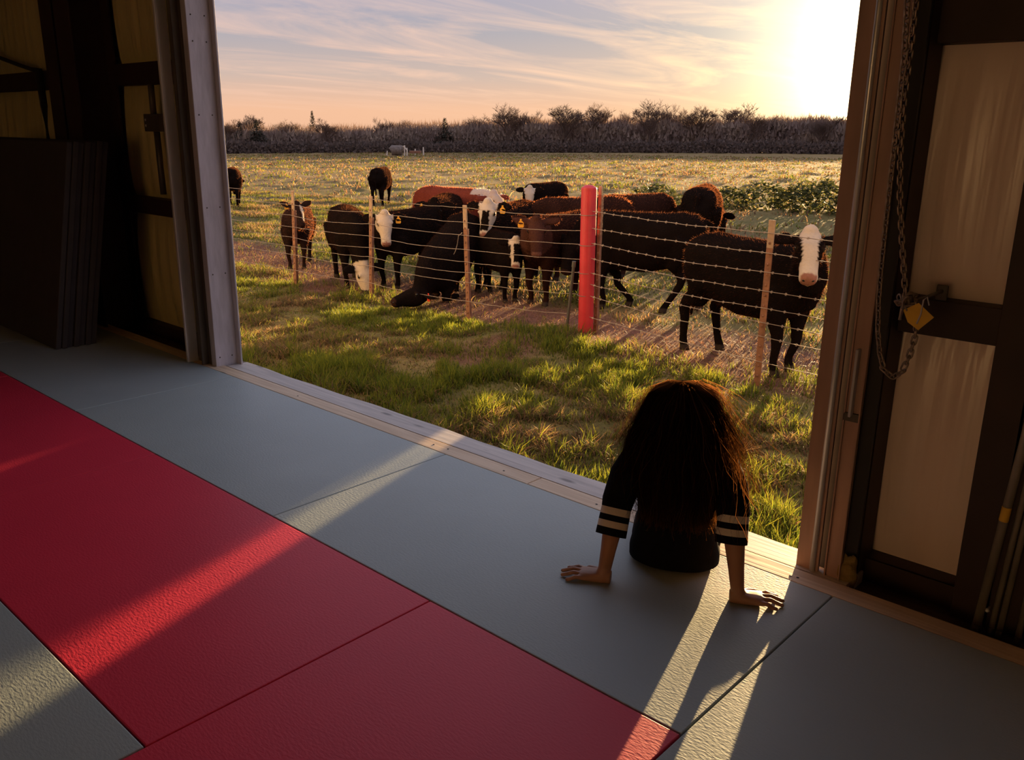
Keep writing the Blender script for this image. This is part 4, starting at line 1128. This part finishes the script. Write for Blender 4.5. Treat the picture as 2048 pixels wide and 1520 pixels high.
# far cows
cow(-21.0, 12.15, 176, 0.80, 'dark cow half hidden by the left door jamb far out', head=(1.0, 0, 0.8), hpitch=-70, seed=13)
cow(-18.9, 15.4, 168, 0.80, 'black cow walking away beyond the herd with its head turned', head=(0.85, 0.32, 1.10), hyaw=70, hpitch=-40, seed=14)
cow(-11.688, 13.8, -35, 0.82, 'black cow with a white face farthest back behind the brown backs', face='whole', head=(0.927, 0.189, 1.146), hyaw=36, hpitch=-62.6, seed=15)
cow(-7.55, 9.80, -66, 0.93, 'brown-backed cow standing crosswise behind the tagged brown cow', coat=DBROWN, head=(0.95, 0.0, 0.98), hyaw=0, hpitch=-50, seed=16, rim=.4)
cow(-7.62, 11.05, 132, 0.92, 'dark brown cow whose back shows just right of the red post top', coat=DBROWN, head=(0.95, 0.0, 0.9), hyaw=0, hpitch=-60, seed=17, rim=.3)

# ------------------------------------------------------------------ person on the sill, back to the room
def person():
    O = Vector((-1.545, 2.63, 0)); f = Vector((-0.44, 0.898, 0)).normalized(); r = Vector((f.y, -f.x, 0)); up = Vector((0, 0, 1))
    root = empty('person', O)
    tag(root, 'person seated on the sill, back turned, leaning on both hands, black striped-sleeve top', 'person')
    def L(a, b_, c): return r * a + f * b_ + up * c
    def ring_loft(rings, n=28, power=2.3):
        V = []; Fc = []
        for (z, a, b_, cf, cr) in rings:
            for k in range(n):
                t = 2 * math.pi * k / n; c, s_ = math.cos(t), math.sin(t)
                c = math.copysign(abs(c) ** (2 / power), c); s_ = math.copysign(abs(s_) ** (2 / power), s_)
                V.append(L(cr + a * c, cf + b_ * s_, z))
        m = len(rings)
        for i in range(m - 1):
            for k in range(n): Fc.append((i * n + k, i * n + (k + 1) % n, (i + 1) * n + (k + 1) % n, (i + 1) * n + k))
        Fc.append(tuple(range(n - 1, -1, -1))); Fc.append(tuple((m - 1) * n + k for k in range(n)))
        return V, Fc
    HC = (-0.018, 0.035, 0.575)
    parts = []
    parts.append(ring_loft([(0.012, .12, .09, 0, 0), (0.05, .15, .115, -.01, 0), (.12, .135, .10, -.03, 0), (.22, .12, .085, -.045, 0), (.32, .135, .09, -.05, 0), (.40, .145, .085, -.045, 0), (.44, .12, .065, -.035, 0), (.46, .07, .05, -.02, 0)]))
    parts.append(tube([L(0, -.03, .42), L(-.005, -.01, .47), L(-.012, .02, .53)], [.06, .05, .052], 14))
    # head: skull, jaw, nose, lips, ears
    hc = L(*HC); R3 = Matrix((r, f, up)).transposed()
    parts.append(ellipsoid(hc + L(0, 0, .015), (.073, .088, .088), R3, 18, 12))
    parts.append(ellipsoid(hc + L(0, .035, -.045), (.055, .058, .065), R3, 16, 10))
    parts.append(tube([hc + L(0, .085, .015), hc + L(0, .104, -.018), hc + L(0, .098, -.026)], [.008, .014, .010], 8))
    for z_ in (-.052, -.063): parts.append(ellipsoid(hc + L(0, .088, z_), (.022, .010, .006), R3, 10, 6))
    for sg in (-1, 1):
        parts.append(ellipsoid(hc + L(sg * .076, -.005, -.012), (.010, .020, .032), R3, 10, 8))
        parts.append(ellipsoid(hc + L(sg * .030, .080, .012), (.015, .010, .010), R3, 10, 6))
    # arms and hands
    for sg in (-1, 1):
        sh = (sg * .150, -.045, .425); el = (sg * .208, -.150, .235); wr = (sg * (.222 if sg < 0 else .240), -.262, .052)
        parts.append(tube([L(sg * .10, -.045, .425), L(*sh), L(*sh).lerp(L(*el), .35), L(*el).lerp(L(*sh), .12), L(*el), L(*el).lerp(L(*wr), .3), L(*el).lerp(L(*wr), .7), L(*wr), L(wr[0] + sg * .006, wr[1], .026)],
                          [.050, .047, .042, .036, .034, .036, .028, (.024, .026), (.024, .026)], 14, up=tuple(f)))
        fw = 0.0 if sg < 0 else 0.12          # hand splayed slightly ahead
        dirh = (r * sg + f * fw).normalized(); side = (f - dirh * f.dot(dirh)).normalized()
        W = L(wr[0], wr[1], 0)
        def H(a, b_, c): return W + dirh * a + side * b_ + up * c
        parts.append(tube([H(-.024, 0, .018), H(0.01, 0, .019), H(.04, .002, .017), H(.07, .003, .017), H(.088, .003, .017)], [(.022, .022), (.028, .024), (.036, .020), (.040, .018), (.038, .015)], 14, up=(0, 0, 1), power=2.4))
        for b0, b1, ln, z_ in ((.032, .046, .070, .018), (.011, .016, .080, .021), (-.011, -.015, .074, .020), (-.031, -.044, .058, .016)):
            k = .086 - abs(b0) * .35
            parts.append(tube([H(k - .03, b0 * .85, .017), H(k, b0, z_), H(k + ln * .40, b0 + (b1 - b0) * .4, z_ + .003), H(k + ln * .72, b0 + (b1 - b0) * .72, z_ - .007), H(k + ln * .97, b1, .007), H(k + ln * 1.02, b1, .005)],
                              [.0085, .0095, .0085, .0080, .0072, .0040], 10))
        parts.append(tube([H(0.0, .022, .016), H(.022, .040, .015), H(.045, .058, .012), H(.070, .066, .009), H(.078, .068, .007)], [.012, .0125, .010, .0090, .0045], 10))
    # legs over the sill
    for sg in (-1, 1):
        hip = L(sg * .085, .02, .075); kn = L(sg * .10, .44, .075); an = L(sg * .10, .43, -.34)
        parts.append(tube([L(sg * .08, -.05, .075), hip, hip.lerp(kn, .5), hip.lerp(kn, .88), kn + f * .02, kn + f * .035 - up * .06, kn.lerp(an, .35), kn.lerp(an, .8), an, an - up * .05],
                          [.075, .074, .066, .056, .052, .05, .05, .034, .032, .034], 14, up=tuple(r)))
        parts.append(tube([an + L(0, -.035, -.06), an + L(0, .03, -.06), an + L(0, .11, -.075), an + L(0, .15, -.08)], [(.032, .030), (.036, .03), (.04, .018), (.02, .010)], 12))
    me = remesh(parts, 0.0036, 4, 0.5); me.materials.append(M['skin'])
    o = bpy.data.objects.new('body', me); link(o, root)
    # knit top: torso and sleeves
    mb = MB()
    v, Fc = ring_loft([(0.004, .150, .105, -.02, 0), (.02, .168, .128, -.022, 0), (.06, .168, .128, -.026, 0), (.13, .152, .118, -.036, 0), (.22, .142, .106, -.048, 0), (.30, .152, .108, -.055, 0), (.37, .168, .106, -.052, 0), (.42, .165, .095, -.045, 0), (.45, .13, .075, -.035, 0), (.468, .085, .062, -.025, 0), (.478, .066, .058, -.018, 0)], 36)
    mb.add(v, Fc)
    for sg in (-1, 1):
        end = L(-.217, -.192, .148) if sg < 0 else L(.205, -.172, .172)
        A = [L(sg * .09, -.045, .405), L(sg * .150, -.05, .412), L(sg * .185, -.085, .345), L(sg * .205, -.14, .262)]
        RA = [.070, .068, .063, .058]
        q0 = A[-1]; D = (end - q0).length; d = (end - q0).normalized()
        marks = [0.100, .074, .052, .028, 0.0]        # distances from the hem where bands change
        P = A[:]; RR = RA[:]
        for mk in marks: P.append(end - d * mk); RR.append(.0565 - .002 * (mk / .1))
        P.append(end - d * .002); RR.append(.049); P.append(end - d * .03); RR.append(.045)
        n = 24; v, Fc = tube(P, RR, n, up=tuple(f), caps=False)
        # tubes between rings: which ones are cream
        seg_col = [0] * (len(P) - 1)
        i0 = len(A)
        seg_col[i0] = 1; seg_col[i0 + 2] = 1
        k = len(mb.v); mb.v.extend([tuple(p) for p in v])
        for q, fc in enumerate(Fc):
            mb.f.append(tuple(i + k for i in fc)); mb.mi.append(seg_col[q // n])
    sh_o = mb.build('top', [M['shirt'], M['stripe']], root, smooth=True); sh_o['label'] = 'black knit top with two cream stripes on each sleeve'
    mb = MB()
    v, Fc = ring_loft([(0.001, .14, .10, 0.0, 0), (0.02, .165, .13, -.012, 0), (.08, .162, .128, -.02, 0), (.11, .14, .10, -.02, 0)], 30); mb.add(v, Fc)
    for sg in (-1, 1):
        v, Fc = tube([L(sg * .08, -.02, .082), L(sg * .088, .1, .083), L(sg * .094, .26, .083)], [.084, .084, .08], 18, up=tuple(r)); mb.add(v, Fc)
    mb.build('shorts', M['shorts'], root, smooth=True)
    # hair: bell-shaped mass plus loose strands
    prof = [(.000, .004, .004, .03), (.012, .050, .055, .03), (.035, .085, .088, .02), (.07, .112, .105, .01), (.12, .130, .116, -.005), (.17, .150, .122, -.02), (.23, .165, .122, -.035), (.30, .158, .112, -.055), (.37, .130, .095, -.07), (.42, .09, .07, -.08), (.45, .04, .03, -.09)]
    ztop = HC[2] + .112
    def prof_at(dz):
        for a, c in zip(prof[:-1], prof[1:]):
            if dz <= c[0]:
                t = (dz - a[0]) / (c[0] - a[0]); return [a[i] + (c[i] - a[i]) * t for i in range(4)]
        return list(prof[-1])
    mb = MB(); n = 40; V = []; Fc = []
    for (dz, a, b_, cf) in prof:
        for k in range(n):
            t = 2 * math.pi * k / n; c, s_ = math.cos(t), math.sin(t)
            bb = b_ if s_ < 0 else b_ * (1.12 if dz < .06 else 0.30)    # open at the face
            wob = 1 + .02 * math.sin(9 * t + dz * 30)
            V.append(L(HC[0] + .96 * a * c * wob, cf + .96 * bb * s_ * wob, ztop - dz))
    m = len(prof)
    for i in range(m - 1):
        for k in range(n): Fc.append((i * n + k, i * n + (k + 1) % n, (i + 1) * n + (k + 1) % n, (i + 1) * n + k))
    Fc.append(tuple(range(n))); Fc.append(tuple((m - 1) * n + k for k in range(n - 1, -1, -1)))
    mb.add(V, Fc); hm = mb.build('hair', M['haircap'], root, smooth=True); hm['label'] = 'long dark wavy hair'
    rg = random.Random(5); VV = []; TT = []; CC = []
    for i in range(12000):
        t = rg.uniform(math.pi * .93, math.pi * 2.07); 
        q_ = rg.random()
        if q_ < .12: t = rg.uniform(math.pi - .3, math.pi + .3)
        elif q_ < .42: t = rg.uniform(-.5, .7)
        dz0 = rg.choice((0.003, 0.003, 0.02, .05, .1)) ; ln = rg.choice((rg.uniform(.2, .33), rg.uniform(.3, .47))); stray = (max(0, rg.gauss(0, 1)) ** 2 * .015 + rg.uniform(-.006, .014)) * (2.0 if math.cos(t) > .3 else 1.0) + (.012 if math.cos(t) > .6 else 0)
        ph = rg.uniform(0, 6.28); wv = rg.uniform(.003, .010); fr = rg.uniform(22, 48); w = rg.uniform(.0007, .0013); dt = rg.uniform(-.25, .25)
        ns = 11; k0 = len(VV); pts = []
        for j in range(ns):
            u_ = j / (ns - 1); dz = min(dz0 + u_ * ln, .49)
            a, b_, cf = prof_at(min(dz, .43))[1:]
            if dz > .30: a = a + .30 * (dz - .30) * (1 if math.cos(t) > 0 else .4); b_ = max(b_, .10)
            tt = t + dt * u_ + wv * 6 * math.sin(dz * fr + ph)
            ex = 1 + 0 * u_; off = stray * (0.25 + 0.75 * u_) + wv * math.sin(dz * fr + ph * 2) + 0.35 * wv * math.sin(dz * fr * 2.7 + ph)
            s_ = math.sin(tt); bb = b_ if s_ < 0 else b_ * .45
            pts.append(L(HC[0] + (a + off) * math.cos(tt), cf + (bb + off) * s_, max(ztop - dz + .004, .03)))
        for j, p in enumerate(pts):
            tn = (pts[min(j + 1, ns - 1)] - pts[max(j - 1, 0)]).normalized(); sd = tn.cross(Vector((p.x, p.y, 0.01)).normalized())
            if sd.length < 1e-4: sd = r.copy()
            sd.normalize(); ww = w * (1 - .6 * j / ns)
            VV.append(p - sd * ww); VV.append(p + sd * ww)
        for j in range(ns - 1): a = k0 + 2 * j; TT += [(a, a + 1, a + 3), (a, a + 3, a + 2)]
        g = rg.uniform(.6, 1.5); CC += [(.15 * g, .055 * g, .015 * g)] * (2 * ns)
    st = np_mesh('hair_strands', np.array([tuple(p) for p in VV]), np.array(TT), M['hair'], np.array(CC), hm); st['kind'] = 'stuff'
person()

# ------------------------------------------------------------------ stored mats leaning at the left
ordn = ['frontmost', 'second', 'third', 'fourth', 'fifth', 'sixth', 'rearmost']
for k in range(7):
    th_ = 0.0385; lean = math.atan2(0.262, 1.44)
    jx = [0.0, .012, -.006, .016, .004, .02, .01][k]; hgt = 1.462 + [0, .004, -.006, .002, -.003, .005, 0][k]
    o = MB().box(-2.0, 0.0, 0, th_, 0, hgt).build('stored_mat', M['dark_mat'], bevel=0.006, loc=(-6.468 + jx, 2.245 + k * 0.0405, 0.001))
    o.rotation_euler = (-lean, 0, 0)
    tag(o, (f'{ordn[k]} charcoal mat of the stack leaning by the left column' if k in (0, 6) else f'{ordn[k]} charcoal mat from the front of the stack leaning by the left column'), 'mat', 'charcoal mats leaning by the column')

# ------------------------------------------------------------------ chain hoist loop by the right jamb
def chain():
    left = [(-1.004, 2.35), (-1.002, 2.1), (-1.001, 1.935), (-0.989, 1.77), (-0.986, 1.628), (-0.983, 1.453), (-0.98, 1.301), (-0.976, 1.145), (-0.971, 1.05), (-0.961, 0.954), (-0.944, 0.874), (-0.925, 0.827), (-0.896, 0.808),
            (-0.871, 0.83), (-0.855, 0.882), (-0.847, 0.94), (-0.845, 0.988), (-0.848, 1.03), (-0.862, 1.062), (-0.88, 1.058)]
    rightp = [(-0.889, 1.07), (-0.905, 1.154), (-0.923, 1.245), (-0.945, 1.365), (-0.963, 1.512), (-0.972, 1.657), (-0.972, 1.798), (-0.974, 1.935), (-.974, 2.1), (-.974, 2.35)]
    root = empty('hoist_chain', (-0.93, 2.80, 0.8)); tag(root, 'rusty steel hoist chain hanging in a loop by the right door guide', 'chain')
    org = Vector((-0.93, 2.80, 0.8))
    # one link: stadium-shaped wire loop
    pts = []; hl_, rw = 0.0085, 0.0075
    for a in np.linspace(-math.pi / 2, math.pi / 2, 6): pts.append((hl_ + rw * math.cos(a), rw * math.sin(a), 0))
    for a in np.linspace(math.pi / 2, 3 * math.pi / 2, 6): pts.append((-hl_ + rw * math.cos(a), rw * math.sin(a), 0))
    pts.append(pts[0]); v, fc = tube(pts, 0.0030, 6, up=(0, 0, 1), caps=False)
    me = bpy.data.meshes.new('link'); me.from_pydata([tuple(p) for p in v], [], fc); me.materials.append(M['chain']); me.polygons.foreach_set('use_smooth', [True] * len(me.polygons))
    def run(path, y0, tw):
        P = [Vector((a, y0, c)) for a, c in path]; pitch = 0.0225; d = 0; acc = 0; i = 0; cnt = 0
        for p, q in zip(P[:-1], P[1:]):
            L_ = (q - p).length
            while d <= acc + L_:
                u = (d - acc) / L_; c = p.lerp(q, u); t = (q - p).normalized()
                rm = t.to_track_quat('X', 'Y').to_matrix() @ Matrix.Rotation(tw + (math.pi / 2 if cnt % 2 else 0), 3, 'X')
                o = bpy.data.objects.new('link', me); link(o, root)
                o.matrix_local = Matrix.Translation(c - org) @ rm.to_4x4()
                d += pitch; cnt += 1
            acc += L_
    run(left, 2.80, 0.5); run(rightp, 2.795, 0.7)
    # bunched links at the keeper
    rr = random.Random(3)
    for k in range(12):
        o = bpy.data.objects.new('link', me); link(o, root)
        c = Vector((-0.888 + rr.uniform(-.022, .022), 2.79 + rr.uniform(-.012, .012), 1.06 + rr.uniform(-.022, .022)))
        o.matrix_local = Matrix.Translation(c - org) @ Matrix.Rotation(rr.uniform(0, 6), 4, (rr.uniform(-1, 1), rr.uniform(-1, 1), rr.uniform(-1, 1)))
chain()
t = empty('chain_keeper', (-0.86, 2.90, 1.06)); tag(t, 'steel hook on the girt that holds the bunched chain', 'hook')
v, fc = tube([(0, 0.16, 0), (0, 0.0, 0), (-.01, -.10, .0), (-.012, -.115, .02)], .006, 8); MB().add(v, fc).build('hook', M['galv_dark'], t, smooth=True)
MB().box(-.018, .018, .155, .165, -.03, .02).build('plate', M['galv_dark'], t, bevel=.003)
t = empty('warning_tag', (-0.838, 2.775, 1.028)); tag(t, 'small yellow diamond-shaped tag hanging on the chain', 'tag')
dz = [(-.046, .006), (-.004, .034), (.046, -.004), (.006, -.05), (-.028, -.03)]
V = [(a, 0, c) for a, c in dz] + [(a, .002, c) for a, c in dz]; n = len(dz)
o = MB().add(V, [tuple(range(n)), tuple(range(2 * n - 1, n - 1, -1))] + [(i, (i + 1) % n, n + (i + 1) % n, n + i) for i in range(n)]).build('plate', M['yellow'], t)
v, fc = tube([(0.0, -.003, -.03), (0.008, -.004, .0), (.010, -.004, .045), (.018, .002, .055), (.026, .004, .03)], .0025, 6); MB().add(v, fc).build('shackle', M['galv'], t, smooth=True)
# torn foil edge of the insulation below the girt
v, fc = tube([(-0.968, 3.03, 1.03), (-0.966, 3.02, 0.99), (-0.972, 3.03, 0.95)], [(.012, .004), (.016, .005), (.006, .003)], 8)
o = MB().add(v, fc).build('insulation_scrap', M['insul'], smooth=True); tag(o, 'torn scrap of insulation facing curling at the girt end', 'scrap')

# ------------------------------------------------------------------ pipes in the right corner
PIPES = [(-0.571, 2.975, .014, 'thick grey pipe with a yellow sticker, leftmost of those leaning by the right column'), (-0.528, 2.982, .0095, 'slim grey pipe second from the yellow-stickered one'),
         (-0.503, 2.982, .0095, 'slim grey pipe third in the leaning row'), (-0.447, 2.985, .010, 'grey pipe standing apart at the right edge')]
for i, (x, y, rad, lab) in enumerate(PIPES):
    t = empty('pipe', (x, y, -0.055)); tag(t, lab, 'pipe', 'pipes leaning by the right column')
    tx = [.13, .10, .085, .05][i]
    v, fc = tube([(0, 0, 0.0), (tx, .012, 2.3)], rad, 14); MB().add(v, fc).build('tube', M['pipe'], t, smooth=True)
    v, fc = tube([(0, 0, 0.0), (tx * .012, 0, .028)], rad * 1.15, 14); MB().add(v, fc).build('ferrule', M['galv_dark'], t, smooth=True)
    if i == 0:
        z0_, z1_ = .415, .465
        v, fc = tube([(tx * z0_ / 2.3, 0, z0_), (tx * z1_ / 2.3, 0, z1_)], rad + .0006, 14, caps=False); MB().add(v, fc).build('sticker', M['yellow'], t, smooth=True)
o = MB(); v, fc = ellipsoid((0, 0, 0.0), (.008, .008, .008), nu=10, nv=6); o.add(v, fc); v, fc = tube([(0, 0, 0), (0, .03, 0)], .004, 8); o.add(v, fc)
o = o.build('knob', M['bright_steel'], smooth=True, loc=(-0.548, 2.98, 0.03)); tag(o, 'small pale round knob between the leaning pipes near the floor', 'knob')

# crumpled cloth behind the sill by the right guide
def crumple():
    rr = np.random.default_rng(9); V, Fc = ellipsoid((0, 0, .07), (.035, .03, .085), nu=20, nv=16)
    V = [Vector(p) * (1 + .30 * (float(fbm(np.array([p.x * 28 + 4]), np.array([p.z * 22 + p.y * 30]), 4)[0]) - .5) * 2) for p in V]
    o = MB().add(V, Fc).build('crumpled_cloth', M['yellow_cloth'], smooth=True, loc=(-1.0, 2.925, -0.045)); tag(o, 'crumpled dull yellow cloth stuffed at the foot of the right guide', 'cloth')
crumple()

# cable and conduit on the left wall
t = empty('hanging_cable', (-8.2, 3.0, 1.9)); tag(t, 'black cable sagging along the left wall and dropping behind the stored mats', 'cable')
org = Vector((-8.2, 3.0, 1.9))
v, fc = tube([Vector(p) - org for p in ((-10.2, 3.02, 2.55), (-9.5, 3.02, 2.25), (-9.085, 3.02, 2.126), (-8.627, 3.02, 2.045), (-8.35, 3.02, 2.0), (-8.194, 3.02, 1.986))], .018, 8); MB().add(v, fc).build('sag', M['black_rubber'], t, smooth=True)
v, fc = tube([Vector(p) - org for p in ((-8.20, 3.02, 2.0), (-8.185, 3.02, 1.7), (-8.19, 3.02, 1.3), (-8.19, 3.02, 0.1))], .030, 10); MB().add(v, fc).build('conduit', M['black_rubber'], t, smooth=True)
t = empty('junction_box', (-6.25, 3.06, 1.57)); tag(t, 'small dark junction box with a conduit between the left column and guide', 'box')
MB().box(-.10, .12, -.05, .0, -.06, .06).build('case', M['galv_dark'], t, bevel=.004)
v, fc = tube([(0, -.02, .05), (0, -.02, .26)], .022, 10); MB().add(v, fc).build('conduit', M['galv_dark'], t, smooth=True)
v, fc = tube([(.02, -.02, -.05), (.03, -.02, -.5)], .022, 10); MB().add(v, fc).build('conduit', M['galv_dark'], t, smooth=True)
for z in (-.02, .02):
    v, fc = ellipsoid((-.07, -.052, z), (.010, .004, .010), nu=8, nv=5); MB().add(v, fc).build('screw', M['bright_steel'], t, smooth=True)
